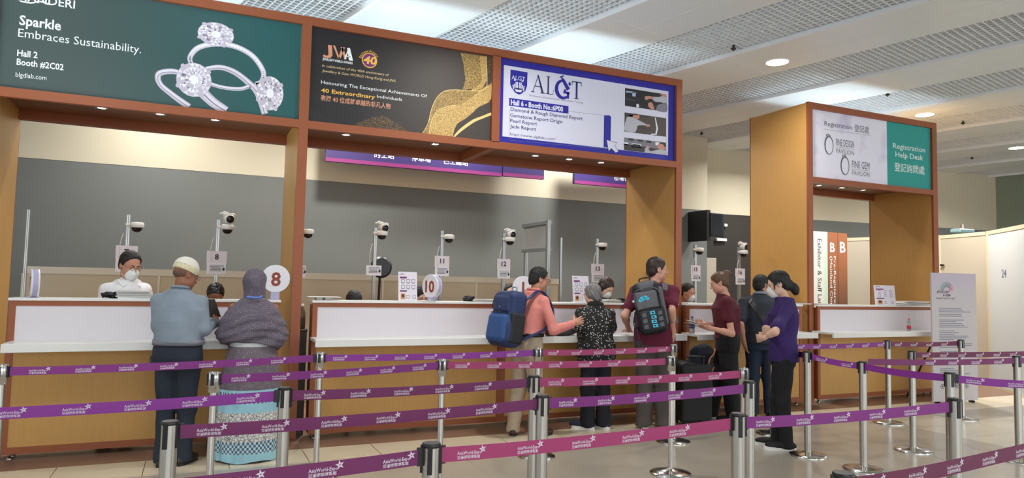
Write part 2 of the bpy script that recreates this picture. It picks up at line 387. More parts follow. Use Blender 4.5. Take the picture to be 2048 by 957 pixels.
# ------------------------------------------------------------------ counters
M_CTOP = mat('white_worktop', (226, 226, 222), .3)
M_BACKLIT = mat('white_acrylic_panel', (218, 212, 217), .35)
PY, SY = 6.82, 6.5
def counter(x0, x1, label, shelf=None, mid=None, split=None):
    t = empty('service_counter', ((x0+x1)/2, PY, 0), label, 'counter', 'service counters along the booths')
    fw = .046; zt = 1.277
    m = MB(); m.box((x0+.003, PY+.03, .05), (x1-.003, PY+.2, zt-.02), M_SOFFIT); m.build('body', t)
    m = MB()
    m.box((x0, PY, .045), (x0+fw, PY+.03, zt), M_COPPER); m.box((x1-fw, PY, .045), (x1, PY+.03, zt), M_COPPER)
    m.box((x0+fw, PY, .045), (x1-fw, PY+.03, .1), M_COPPER); m.box((x0+fw, PY, zt-.042), (x1-fw, PY+.03, zt), M_COPPER)
    if split: m.box((split-fw, PY, .1), (split+fw, PY+.03, .9), M_COPPER)
    m.build('frame', t)
    m = MB(); m.box((x0+fw, PY+.008, .1), (x1-fw, PY+.028, .93), M_GOLD); m.build('lower_panel', t)
    m = MB(); m.box((x0+fw, PY+.006, .93), (x1-fw, PY+.028, zt-.042), M_BACKLIT); m.build('upper_panel', t)
    m = MB(); m.rbox((x0-.008, PY-.012, zt), (x1+.008, PY+.25, zt+.022), M_CTOP, .003); m.build('worktop', t)
    a, b = shelf or (x0, x1)
    m = MB(); m.rbox((a, SY, .885), (b, SY+.03, .953), M_CTOP, .003); m.rbox((a, SY+.03, .925), (b, PY+.005, .953), M_CTOP, .002); m.build('writing_shelf', t)
    for x in (x0+.06, x1-.06):
        for y in (PY+.05, PY+.16):
            m = MB(); m.lathe((x, y, 0), [(.022, 0), (.022, .012), (.009, .014), (.009, .05)], M_STEEL, 14); m.build('foot', t)
    return t
counter(-1.372, .715, 'white topped counter at far left under the green ring sign', (-1.345, .705))
counter(1.012, 5.262, 'longest white topped counter, under the black and blue signs', (1.0, 5.15), split=2.97)
counter(5.385, 7.262, 'white topped counter between the two booths behind the woman in dark red', (5.31, 7.2))
_PY = PY; PY = 6.85
counter(7.575, 9.95, 'white topped counter inside the help desk booth', (7.47, 9.9))
PY = _PY
# ------------------------------------------------------------------ header signs
M_INK = mat('print_white', (236, 238, 238), .55)
def gradient_mat(name, c0, c1, x0, x1, axis='X', rough=.5):
    m = mat(name, c0, rough); nd, lk, b = nodes_of(m)
    tc = nd.new('ShaderNodeTexCoord'); sp = nd.new('ShaderNodeSeparateXYZ'); lk.new(tc.outputs['Object'], sp.inputs['Vector'])
    r = nd.new('ShaderNodeMapRange'); r.inputs['From Min'].default_value = x0; r.inputs['From Max'].default_value = x1; lk.new(sp.outputs[axis], r.inputs['Value'])
    mx = nd.new('ShaderNodeMix'); mx.data_type = 'RGBA'; mx.inputs[6].default_value = lin(c0); mx.inputs[7].default_value = lin(c1)
    lk.new(r.outputs['Result'], mx.inputs[0]); lk.new(mx.outputs[2], b.inputs['Base Color']); return m
def board(mb, x0, x1, z0, z1, y, m, th=.02): mb.box((x0, y, z0), (x1, y+th, z1), m); return Plane((x0, y, z0), (1, 0, 0), (0, 0, 1))
SZ0, SZ1, SGY = 3.034, 3.974, 6.935
rr = random.Random(3)
# --- green sign with diamond rings
M_GREEN = gradient_mat('deep_green_print', (62, 78, 74), (22, 84, 84), -.6, .9)
mb = MB(); pl = board(mb, -1.61, .821, SZ0, SZ1, SGY, M_GREEN)
W, H = 2.441, SZ1-SZ0
def px2(pl, px, py):
    d = CF + CR*(px-1024)/FPX - CU*(py-478.5)/FPX
    t = np.dot(pl.o-CPOS, pl.n)/np.dot(d, pl.n); q = CPOS+d*t-pl.o
    return float(np.dot(q, pl.u)), float(np.dot(q, pl.v))
def ppts(pl, pts): return [px2(pl, *p) for p in pts]
def ptext(body, p0, p1, cap, m, bold=0, shear=0, **k):
    "line of print from photo point p0 (start of baseline) to p1 (end of baseline)"
    a = px2(pl, *p0); b = px2(pl, *p1); text(mb, pl, body, a[0], (a[1]+b[1])/2, m, w=abs(b[0]-a[0]), cap=cap, bold=bold, shear=shear, **k)
ptext('BHANDERI', (20, 3), (150, 12), .075, M_INK, .012)
ptext('Sparkle', (38, 53), (122, 57), .085, M_INK, .022)
ptext('Embraces Sustainability.', (36, 73), (282, 107), .075, M_INK)
ptext('Hall 2', (34, 112), (75, 116), .055, M_INK, .022)
ptext('Booth #2C02', (33, 130), (127, 140), .055, M_INK, .022)
ptext('blgdlab.com', (31, 155), (93, 159), .042, M_INK)
band(mb, pl, smooth_curve(ppts(pl, [(40, 2), (62, 6), (80, 3), (98, 9)]), 14), .012, M_INK)
RING = [mat('ring_print_%s' % n, c, .5) for n, c in (('silver', (196, 186, 200)), ('pale', (226, 220, 230)), ('shade', (140, 132, 146)), ('white', (240, 238, 242)), ('dark', (92, 96, 100)))]
def ring(pts, w, closed=False, beads=0):
    c = smooth_curve(ppts(pl, pts), 60, closed); n = len(c)
    wv = np.asarray(w, float) if np.ndim(w) else np.full(2, w); wv = np.interp(np.linspace(0, 1, n), np.linspace(0, 1, len(wv)), wv)
    band(mb, pl, c, wv, RING[0], .0010, closed); band(mb, pl, c+[0, .004], wv*.55, RING[1], .0014, closed); band(mb, pl, c-[0, .006], wv*.14, RING[2], .0017, closed)
    if beads:
        for i in range(0, n, max(1, n//beads)): disc(mb, pl, c[i][0], c[i][1], wv[i]*.3, wv[i]*.3, RING[3], .0019, 8)
def diamond(px, py, rx, ry, n=10):
    x, y = px2(pl, px, py); X, Y = px2(pl, px+rx, py), px2(pl, px, py-ry); rx = abs(X[0]-x); ry = abs(Y[1]-y)
    disc(mb, pl, x, y, rx*1.04, ry*1.04, RING[0], .0020, 20)
    rad = [1, .78, .5, .26]
    for k in range(3):
        for j in range(n*2):
            a0 = math.pi*j/n+.15*k; a1 = math.pi*(j+1)/n+.15*k; am = (a0+a1)/2; r0, r1 = rad[k], rad[k+1]
            m = rr.choice([RING[1], RING[3], RING[0], RING[1], RING[3], RING[2]] if k else [RING[1], RING[0], RING[3]])
            shape(mb, pl, [(x+rx*r0*math.cos(a0), y+ry*r0*math.sin(a0)), (x+rx*r0*math.cos(a1), y+ry*r0*math.sin(a1)), (x+rx*r1*math.cos(am), y+ry*r1*math.sin(am))], m, .0024+.0002*k)
    disc(mb, pl, x, y, rx*.3, ry*.3, RING[3], .0030, 8)
    for j in range(9):
        a = rr.uniform(0, 6.28); q = rr.uniform(.2, .8); shape(mb, pl, [(x+rx*q*math.cos(a), y+ry*q*math.sin(a)), (x+rx*(q+.12)*math.cos(a+.1), y+ry*(q+.12)*math.sin(a+.1)), (x+rx*q*math.cos(a+.22), y+ry*q*math.sin(a+.22))], RING[4], .0032)
    for a in (.6, 2.3, 3.6, 5.2): disc(mb, pl, x+rx*1.02*math.cos(a), y+ry*1.02*math.sin(a), rx*.14, ry*.14, RING[0], .0034, 10)
ring([(384, 130), (380, 115), (396, 96), (430, 88), (470, 93), (505, 112), (526, 142), (524, 162), (512, 168)], [.036, .045, .05, .05, .05, .045, .04], beads=30)
ring([(412, 138), (440, 135), (468, 144), (495, 164), (515, 186), (530, 228)], [.04, .05, .055, .06, .06])
ring([(412, 165), (445, 175), (480, 178), (500, 172)], .035)
ring([(372, 150), (345, 143), (318, 148), (320, 168), (345, 190), (378, 214)], [.04, .05, .05, .045, .05, .06])
ring([(400, 180), (425, 204), (452, 222)], [.1, .09, .08])
diamond(432, 69, 35, 23); diamond(388, 160, 34, 33); diamond(540, 187, 26, 33)
tag(mb.build('advertising_sign'), 'dark green advertising sign with three diamond rings and white lettering', 'sign', 'advertising signs on the booth header')

# --- black and gold sign
M_BLACK = gradient_mat('black_print', (24, 22, 24), (62, 54, 48), -.5, .35)
mb = MB(); pl = board(mb, .92, 2.83, SZ0, SZ1, SGY, M_BLACK)
def glitter(name, base, gold, thr, scale=260):
    m = mat(name, base, .5); nd, lk, b = nodes_of(m)
    tc = nd.new('ShaderNodeTexCoord'); n = nd.new('ShaderNodeTexNoise'); n.inputs['Scale'].default_value = scale; n.inputs['Detail'].default_value = 2
    lk.new(tc.outputs['Object'], n.inputs['Vector'])
    r = nd.new('ShaderNodeMapRange'); r.inputs['From Min'].default_value = thr; r.inputs['From Max'].default_value = thr+.06; lk.new(n.outputs['Fac'], r.inputs['Value'])
    mx = nd.new('ShaderNodeMix'); mx.data_type = 'RGBA'; mx.inputs[6].default_value = lin(base); mx.inputs[7].default_value = lin(gold)
    lk.new(r.outputs['Result'], mx.inputs[0]); lk.new(mx.outputs[2], b.inputs['Base Color']); return m
G1 = glitter('gold_glitter', (92, 70, 36), (214, 176, 96), .5); G2 = glitter('gold_glitter_bright', (150, 112, 56), (238, 206, 130), .5); G3 = glitter('gold_dust', (34, 29, 25), (196, 150, 76), .58)
G4 = mat('gold_line_print', (236, 200, 130), .45); G5 = mat('gold_lettering', (232, 178, 74), .5); G6 = mat('rose_gold_lettering', (214, 150, 116), .5)
G7 = mat('pale_gold_lettering', (222, 196, 142), .5); PURP = mat('plum_print', (112, 40, 104), .5); ORNG = mat('orange_print', (226, 140, 56), .5)
def sh(pts, m, d=.0008, sm=True): shape(mb, pl, smooth_curve(ppts(pl, pts), 60, True) if sm else ppts(pl, pts), m, d)
def strip(A, B, m, d, n=40):
    A = smooth_curve(ppts(pl, A), n); B = smooth_curve(ppts(pl, B), n); k = min(len(A), len(B)); A = A[np.linspace(0, len(A)-1, k).astype(int)]; B = B[np.linspace(0, len(B)-1, k).astype(int)]
    mb.add(pl.many(A, d)+pl.many(B, d), [(i, k+i, k+i+1, i+1) for i in range(k-1)], m)
strip([(921, 106), (927, 130), (930, 160), (925, 180)], [(974, 113), (973, 135), (974, 150), (966, 176)], G1, .0008)
strip([(960, 112), (962, 140), (962, 165), (940, 182)], [(974, 113), (973, 135), (974, 158), (962, 180)], G2, .0010)
strip([(974, 113), (974, 135), (978, 155), (984, 165)], [(985, 116), (985, 135), (984, 150), (984, 164)], G3, .0009)
strip([(845, 268), (856, 250), (862, 225), (872, 200), (888, 184), (910, 181), (945, 182), (976, 170), (984, 164)], [(858, 271), (880, 255), (895, 235), (910, 215), (925, 212), (945, 205), (962, 195), (978, 178), (983, 172)], G1, .0012)
strip([(858, 271), (860, 250), (868, 232), (882, 219), (900, 212), (925, 207), (950, 190)], [(905, 275), (908, 262), (915, 248), (930, 238), (945, 226), (958, 214), (980, 204)], G2, .0014)
strip([(950, 190), (962, 180), (975, 172), (984, 168)], [(945, 214), (962, 212), (975, 205), (982, 198)], G2, .0015)
strip([(905, 275), (920, 258), (945, 240), (965, 232), (982, 225)], [(908, 276), (924, 262), (948, 245), (966, 237), (982, 231)], G4, .0016)
for pts in ([(845, 267), (856, 247), (862, 222), (872, 198), (888, 183), (910, 180), (945, 182), (970, 178), (974, 158), (972, 113)], [(858, 270), (862, 245), (875, 222), (900, 212), (912, 211)]):
    band(mb, pl, smooth_curve(ppts(pl, pts), 60), .006, G4, .0018)
strip([(705, 252), (730, 240), (765, 232), (795, 248), (820, 265)], [(705, 254), (730, 256), (765, 260), (795, 263), (820, 266)], G3, .0008)
strip([(618, 214), (630, 222), (655, 236), (690, 250)], [(618, 242), (630, 243), (655, 246), (690, 251)], glitter('silver_dust', (25, 23, 25), (120, 112, 104), .66), .0008)
# three joined capitals
def stroke(a, b, w, m, d=.002): shape(mb, pl, ppts(pl, [a, (a[0]+w, a[1]+w*.13), (b[0]+w, b[1]+w*.13), b]), m, d)
stroke((656, 90), (657, 111), 8, G6); sh([(657, 110), (664, 112), (661, 116), (651, 116), (645, 112), (648, 109), (653, 112)], G6, .002, False)
stroke((666, 91), (676, 117), 4, G6); shape(mb, pl, ppts(pl, [(676, 118), (681, 117), (690, 95), (684, 94)]), G6, .002)
stroke((681, 94), (689, 118), 5, G6); shape(mb, pl, ppts(pl, [(688, 119), (691, 119), (699, 96), (697, 96)]), M_INK, .0022)
shape(mb, pl, ppts(pl, [(694, 96), (700, 97), (706, 122), (698, 121)]), M_INK, .0023); band(mb, pl, ppts(pl, [(689, 112), (701, 114)]), .008, M_INK, .0023)
ptext('JEWELLERY WORLD AWARDS', (645, 121), (705, 128), .024, M_INK, .02)
cx, cy = px2(pl, 739, 121)
disc(mb, pl, cx, cy, .078, .078, G5, .0014); disc(mb, pl, cx, cy, .068, .068, PURP, .0016)
text(mb, pl, '40', cx+.002, cy-.035, G5, w=.135, cap=.078, bold=.03, align='C', d=.0022, shear=.15)
for k, ch in enumerate('Extraordinary'):
    a = math.radians(168-11.2*k); text(mb, pl, ch, cx+.084*math.cos(a), cy+.084*math.sin(a), G5, cap=.026, align='C', d=.002, rot=a-math.pi/2, bold=.01)
ptext('In celebration of the 40th anniversary of', (644, 134), (777, 152), .027, G7, 0, .2)
ptext('Jewellery & Gem WORLD Hong Kong and JNA', (644, 143), (791, 165), .027, G7, 0, .2)
ptext('Honouring The Exceptional Achievements Of', (642, 168), (854, 195), .036, M_INK)
ptext('40 Extraordinary', (642, 183), (750, 199), .04, G5, .02)
ptext('Individuals', (754, 194), (804, 204), .034, M_INK)
ptext('表揚 40 位成就卓越的非凡人物', (641, 202), (781, 216), .045, G6, .012)
tag(mb.build('advertising_sign'), 'black and gold advertising sign with glittering wave and gold lettering', 'sign', 'advertising signs on the booth header')

# --- blue framed laboratory sign
M_BLUE = mat('royal_blue_print', (30, 26, 150), .5); M_PAPER = mat('cool_white_print', (214, 214, 232), .5); M_NAVY = mat('navy_print', (36, 44, 104), .5)
M_SHEER = mat('pale_swirl_print', (222, 222, 238), .5); M_GREYINK = mat('grey_print', (104, 108, 130), .5)
PH = {n: mat('photo_print_'+n, c, .5) for n, c in dict(black=(26, 25, 30), dark=(58, 52, 52), coat=(178, 180, 190), skin=(196, 140, 120), screen=(168, 190, 220), brown=(74, 64, 58), white=(226, 226, 236), grey=(120, 120, 130), hair=(48, 34, 30)).items()}
mb = MB(); pl = board(mb, 2.93, 5.28, SZ0, SZ1, SGY, M_BLUE); W = 2.36
rect(mb, pl, .045, .07, W-.105, H-.075, M_PAPER, .0006)
# shield
sp = ppts(pl, [(1021, 139), (1055, 145), (1054, 172), (1050, 184), (1038, 190), (1026, 183), (1020, 168)])
shape(mb, pl, sp, M_BLUE, .0012)
a = px2(pl, 1023, 156); text(mb, pl, 'ALGT', a[0], a[1]-.015, M_PAPER, w=.165, cap=.05, d=.002)
x, y = px2(pl, 1037, 171)
for sx in (-1, 1):
    for j in range(4): band(mb, pl, [(x+sx*(.012+.016*j), y-.05), (x+sx*(.014+.018*j), y+.035-.012*j+.012*(j == 1))], .013, M_PAPER, .0021)
    shape(mb, pl, [(x+sx*.03, y+.05), (x+sx*.06, y+.075), (x+sx*.055, y+.045)], M_PAPER, .0021)
shape(mb, pl, [(x-.06, y-.03), (x+.06, y-.03), (x+.03, y-.075), (x-.03, y-.075)], M_PAPER, .0021); shape(mb, pl, [(x-.018, y-.035), (x, y-.055), (x+.018, y-.035), (x, y-.025)], M_BLUE, .0024)
band(mb, pl, smooth_curve([(x-.075, y-.05), (x-.04, y-.095), (x, y-.105), (x+.04, y-.095), (x+.075, y-.05)], 20), .008, M_PAPER, .0021)
# serif capitals
def serif(ch, x, y, w, h, m):
    s, t = w*.3, h*.035
    def q(*p): shape(mb, pl, [(x+a*w, y+b*h) for a, b in p], m, .0016)
    if ch == 'A': q((.08, 0), (.13, 0), (.5, .93), (.48, 1)); q((.42, 1), (.52, 1), (.9, 0), (.74, 0)); q((.22, .33), (.72, .33), (.72, .38), (.24, .38)); q((0, 0), (.24, 0), (.24, .04), (0, .04)); q((.64, 0), (1, 0), (1, .04), (.64, .04))
    if ch == 'L': q((.16, 0), (.36, 0), (.36, 1), (.16, 1)); q((0, .96), (.5, .96), (.5, 1), (0, 1)); q((0, 0), (.9, 0), (.9, .04), (0, .04)); q((.86, 0), (.9, 0), (.98, .28), (.93, .28))
    if ch == 'T': q((.4, 0), (.6, 0), (.6, 1), (.4, 1)); q((.26, 0), (.74, 0), (.74, .04), (.26, .04)); q((0, .94), (1, .94), (1, 1), (0, 1)); q((0, .74), (.04, .74), (.08, 1), (0, 1)); q((.96, .74), (1, .74), (1, 1), (.92, 1))
def at2(px, py): return px2(pl, px, py)
for ch, l, r_, t, b in (('A', 1062, 1091, 158, 184), ('L', 1092, 1108, 161, 188), ('T', 1143, 1163, 169, 197)):
    p = at2(l, b); q = at2(r_, t); serif(ch, p[0], p[1], q[0]-p[0], .205, M_NAVY)
c = at2(1126, 179)
arc = [(c[0]+.085*math.cos(a), c[1]+.1*math.sin(a)) for a in np.linspace(math.radians(75), math.radians(330), 26)]
band(mb, pl, arc, np.r_[np.linspace(.02, .05, 13), np.linspace(.05, .02, 13)], M_BLUE, .0016)
shape(mb, pl, [(c[0]+.005, c[1]-.02), (c[0]+.085, c[1]-.02), (c[0]+.085, c[1]-.045), (c[0]+.005, c[1]-.045)], M_BLUE, .0017)
shape(mb, pl, [(c[0]+.05, c[1]-.03), (c[0]+.08, c[1]-.03), (c[0]+.08, c[1]-.1), (c[0]+.05, c[1]-.1)], M_BLUE, .0017)
shape(mb, pl, [(c[0]-.03, c[1]+.15), (c[0]+.015, c[1]+.12), (c[0]+.09, c[1]+.02), (c[0]+.05, c[1]-.01), (c[0]-.02, c[1]+.1)], M_BLUE, .0018)
shape(mb, pl, [(c[0]-.05, c[1]+.125), (c[0]-.04, c[1]+.145), (c[0]+.01, c[1]+.17), (c[0]+.005, c[1]+.15)], M_BLUE, .0018)
for j in range(3): disc(mb, pl, c[0]+.085-.03*j, c[1]+.03-.045*j+.045, .016, .022, M_BLUE, .0019, 10)
ptext('Antwerp Laboratory for Gemstone Testing', (1058, 191), (1166, 209), .024, M_GREYINK)
a = at2(1018, 215.5); b = at2(1137, 209)
a = (a[0], a[1]+.022); rect(mb, pl, a[0], a[1], b[0], a[1]+.088, M_BLUE, .0012)
text(mb, pl, 'Hall 6 - Booth No.:6P00', a[0]+.02, a[1]+.015, M_PAPER, w=b[0]-a[0]-.09, cap=.058, bold=.04, d=.002)
for i, (s_, p0, p1) in enumerate((('Diamond & Rough Diamond Report', (1021, 224), (1165, 239)), ('Gemstone Report·Origin', (1020, 235), (1125, 246)), ('Pearl Report', (1020, 245), (1074, 251)), ('Jade Report', (1020, 256), (1072, 262)))):
    ptext(s_, p0, p1, .042, M_NAVY, .012)
ptext('https://www.algtlabs.com/', (1020, 270), (1111, 282), .032, M_NAVY)
L0 = ppts(pl, [(1019, 222), (1018, 278), (1022, 281), (1205, 297)]); band(mb, pl, L0, .003, M_GREYINK, .0012)
band(mb, pl, ppts(pl, [(1137, 223), (1200, 230), (1208, 232)]), .003, M_GREYINK, .0012)
shape(mb, pl, ppts(pl, [(1208, 231), (1219, 231), (1222, 234), (1221, 296), (1207, 295)]), M_BLUE, .0014)
cur = ppts(pl, [(1213, 280), (1234, 286), (1229, 291), (1237, 303), (1231, 306), (1222, 297), (1217, 303)])
shape(mb, pl, cur, M_PAPER, .0022); band(mb, pl, cur, .006, M_NAVY, .0024, True)
# three photographs of people at work in a laboratory
def pic(c0, c1, bg):
    a = at2(*c0); b = at2(*c1); x0, x1, y1, y0 = a[0], b[0], a[1], b[1]
    rect(mb, pl, x0, y0, x1, y1, bg, .0012)
    def S(pts, m, d=.0016): shape(mb, pl, [(x0+(x1-x0)*u, y0+(y1-y0)*v) for u, v in pts], PH[m], d)
    def SM(pts, m, d=.0016): shape(mb, pl, [(x0+(x1-x0)*u, y0+(y1-y0)*v) for u, v in smooth_curve(pts, 24, True)], PH[m], d)
    return S, SM
S, SM = pic((1250, 176), (1333, 224), PH['black'])
S([(.02, .76), (.26, .8), (.26, .86), (.02, .84)], 'screen'); S([(.17, .6), (.25, .6), (.25, .84), (.17, .84)], 'screen'); S([(.02, .38), (.24, .36), (.24, .38), (.02, .4)], 'grey')
SM([(.64, .72), (.8, .78), (.93, .9), (1, .86), (1, .5), (.84, .5), (.7, .5)], 'coat'); SM([(.46, .62), (.52, .74), (.66, .74), (.68, .62), (.58, .6), (.5, .5)], 'skin', .0018)
SM([(.55, .2), (.56, .36), (.64, .4), (.68, .2), (.7, .04), (.6, .06)], 'skin', .0018); SM([(.76, .0), (.78, .3), (.9, .44), (1, .5), (1, 0)], 'grey', .0017); S([(.82, .96), (1, 1), (1, .8), (.92, .84)], 'skin', .0019); S([(.27, .02), (.33, .02), (.33, .2), (.27, .2)], 'white')
S, SM = pic((1249, 225), (1332, 274), PH['brown'])
S([(0, .8), (.55, .86), (.6, 1), (0, 1)], 'dark'); SM([(.0, .1), (.05, .75), (.17, .92), (.3, .72), (.5, .55), (.52, .46), (.33, .42), (.26, .05), (.1, .02)], 'coat'); SM([(.2, .8), (.22, 1.0), (.33, 1.0), (.35, .82), (.28, .74)], 'skin', .0018)
S([(.2, .92), (.22, 1.0), (.34, 1.0), (.3, .95)], 'hair', .0020); SM([(.5, .52), (.58, .55), (.6, .44), (.52, .42)], 'skin', .0019); S([(.72, .95), (.74, .95), (.8, .4), (.77, .05), (.63, 0), (.63, .06), (.74, .1), (.76, .4)], 'white', .0018); S([(.3, .38), (.65, .3), (.63, .2), (.3, .26)], 'dark')
S, SM = pic((1248, 275), (1332, 310), PH['grey'])
S([(0, 0), (.95, 0), (.95, .4), (0, .5)], 'dark'); S([(.17, .3), (.4, .3), (.4, .6), (.18, .62)], 'white'); S([(.19, .36), (.38, .36), (.38, .56), (.2, .57)], 'black', .0018); S([(0, .4), (.1, .4), (.1, .62), (0, .62)], 'white')
for u in (.1, .32, .52): S([(u, .8), (u+.12, .8), (u+.12, .98), (u, .98)], 'dark')
S([(.74, .68), (.83, .68), (.83, .94), (.74, .92)], 'white'); SM([(.48, .05), (.5, .35), (.56, .4), (.62, .14), (.8, .34), (1, .34), (1, 0), (.5, 0)], 'coat', .0019); SM([(.82, .4), (.8, .7), (.84, .9), (.96, .88), (.98, .5), (.92, .36)], 'skin', .0020); S([(.84, .8), (.86, .97), (.98, .96), (1, .6), (.95, .66), (.92, .84)], 'hair', .0022); SM([(.52, .42), (.54, .55), (.6, .5), (.6, .38)], 'skin', .0021)
tag(mb.build('advertising_sign'), 'blue framed white sign listing laboratory reports beside three small photographs', 'sign', 'advertising signs on the booth header')

# --- help desk header
M_LILAC = mat('lilac_wash_print', (224, 220, 234), .5); nd, lk, b = nodes_of(M_LILAC)
tc = nd.new('ShaderNodeTexCoord'); n = nd.new('ShaderNodeTexNoise'); n.inputs['Scale'].default_value = 1.6; n.inputs['Detail'].default_value = 5; lk.new(tc.outputs['Object'], n.inputs['Vector'])
cr = nd.new('ShaderNodeValToRGB'); cr.color_ramp.elements[0].position = .52; cr.color_ramp.elements[0].color = lin((226, 224, 238)); cr.color_ramp.elements[1].position = .72; cr.color_ramp.elements[1].color = lin((176, 160, 206))
lk.new(n.outputs['Fac'], cr.inputs['Fac']); lk.new(cr.outputs['Color'], b.inputs['Base Color'])
M_AQUA = mat('sea_green_print', (28, 148, 140), .5); M_SLATE = mat('slate_print', (82, 80, 98), .5); M_SILVER = mat('silver_logo_print', (120, 118, 122), .5)
mb = MB(); pl = board(mb, 7.567, 10.015, SZ0, SZ1, SGY, M_LILAC); xs = at2(1774, 300)[0]
rect(mb, pl, xs, .0, 2.448, H, M_AQUA, .0008)
ptext('Registration', (1649, 252), (1704, 259), .07, M_SLATE); ptext('登記處', (1709, 263), (1738, 266), .085, M_SLATE)
band(mb, pl, ppts(pl, [(1648, 259), (1741, 271)]), .004, M_SILVER, .001)
ptext('Registration', (1786, 297), (1850, 305), .082, M_INK); ptext('Help Desk', (1791, 314), (1846, 321), .082, M_INK); ptext('登記詢問處', (1789, 342), (1849, 347), .1, M_INK)
def ringlogo(px, py, w1, w2, p0, p1):
    x, y = at2(px, py)
    band(mb, pl, [(x+.078*math.cos(a), y+.125*math.sin(a)) for a in np.linspace(0, 2*math.pi, 30, endpoint=False)], np.array([.012+.012*math.sin(a/2+.4)**2 for a in np.linspace(0, 2*math.pi, 30, endpoint=False)]), M_SILVER, .0014, True)
    band(mb, pl, [(x+.078*math.cos(a), y+.125*math.sin(a)) for a in np.linspace(1.9, 4.4, 20)], .02, M_SLATE, .0015)
    for dx in (-.03, 0, .03): disc(mb, pl, x+dx-.015, y+.15-abs(dx)*.4, .014, .014, M_SILVER, .0016, 8)
    ptext(w1, p0, (p1[0], p1[1]), .105, M_SLATE); a = at2(*p0); c = at2(*p1)
    yy = (a[1]+c[1])/2; band(mb, pl, [(a[0]-.01, yy-.02), (c[0], yy-.02)], .005, M_SILVER, .0014); text(mb, pl, w2, a[0], yy-.105, M_SILVER, w=c[0]-a[0], cap=.07)
ringlogo(1658, 291, 'FINE DESIGN', 'PAVILION', (1672, 292), (1708, 296)); ringlogo(1690, 332, 'FINE GEM', 'PAVILION', (1704, 335), (1739, 340))
tag(mb.build('help_desk_sign'), 'lilac and sea green header sign over the help desk', 'sign')

# ------------------------------------------------------------------ purple direction signs hanging behind the booth
M_DIR = mat('indigo_sign', (58, 44, 104), .5); M_DIRB = mat('magenta_sign_edge', (132, 48, 110), .5)
def dirsign(px0, px1, py0, label, items, Y=10.15):
    z0 = float(at(px0, py0, Y)[2])
    x0 = at(px0, py0, Y)[0]; x1 = at(px1, py0, Y)[0]; global mb, pl
    t = empty('direction_sign', ((x0+x1)/2, Y, z0), label, 'sign', 'hanging direction signs')
    mb = MB(); pl = board(mb, x0, x1, z0, z0+.62, Y, M_DIR, .07); rect(mb, pl, 0, 0, x1-x0, .055, M_DIRB, .001)
    for en, zh, u, arrow in items:
        if arrow: shape(mb, pl, [(u-.07, .27), (u+.05, .27), (u+.08, .2), (u-.03, .2)], M_INK, .0012)
        if zh: text(mb, pl, zh, u, .125, M_INK, cap=.075, align='C', bold=.01)
        if en: text(mb, pl, en, u, .255, M_INK, cap=.1, align='C', bold=.012)
    mb.build('sign_board', t)
    for x in (x0+.3, x1-.3):
        m = MB(); m.tube([(x, Y+.035, z0+.6), (x, Y+.035, HC+.02)], .008, M_STEEL, 8); m.build('hanging_rod', t)
dirsign(651, 1004, 322, 'long purple direction sign hanging behind the booth', [('', '', .28, 1), ('TAXI STAND', '的士站', .85, 0), ('CAR PARK', '停車場', 1.42, 0), ('BUS TERMINUS', '巴士總站', 1.98, 0)])
dirsign(1006, 1088, 352, 'short purple direction sign joined to the right end of the long one', [('', '', .27, 1)])
dirsign(1149, 1290, 367, 'purple direction sign nearest the booth\'s right post', [('', '', .25, 1), ('', '機場快線', .98, 0)])
# ------------------------------------------------------------------ lane pillars and notice
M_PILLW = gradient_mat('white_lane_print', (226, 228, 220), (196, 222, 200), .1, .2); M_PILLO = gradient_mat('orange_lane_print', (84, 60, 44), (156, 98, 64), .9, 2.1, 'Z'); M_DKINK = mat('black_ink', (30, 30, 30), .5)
def pillar(px0, px1, Y, m, label, paint, zt=2.53, dep=.35):
    x0 = at(px0, 465, Y)[0]; x1 = at(px1, 465, Y)[0]; global mb, pl
    mb = MB(); pl = board(mb, x0, x1, 0, zt, Y, m, dep); paint(x1-x0); tag(mb.build('lane_pillar'), label, 'sign pillar', 'lane sign pillars')
def vtext(body, x, ytop, length, cap, m, bold=0): text(mb, pl, body, x, ytop, m, w=length, cap=cap, rot=-math.pi/2, bold=bold)
pillar(1612, 1655, 9.0, M_PILLW, 'white lane pillar with black sideways lettering', lambda w: vtext('Exhibitor & Staff Lane', w-.245, 2.4, 1.24, .1, M_DKINK, .004))
def _b(w): text(mb, pl, 'B', .05, 2.18, M_INK, cap=.17, bold=.02); vtext('(Mainland China)', .05, 2.1, 1.0, .06, M_INK); vtext('Pre-Registered', .14, 2.1, .9, .055, M_INK)
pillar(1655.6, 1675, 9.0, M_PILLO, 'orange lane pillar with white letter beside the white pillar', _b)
pillar(1675.6, 1694, 9.02, M_PILLO, 'orange lane pillar half hidden by the white partition', lambda w: text(mb, pl, 'B', .05, 2.18, M_INK, cap=.2, bold=.02))
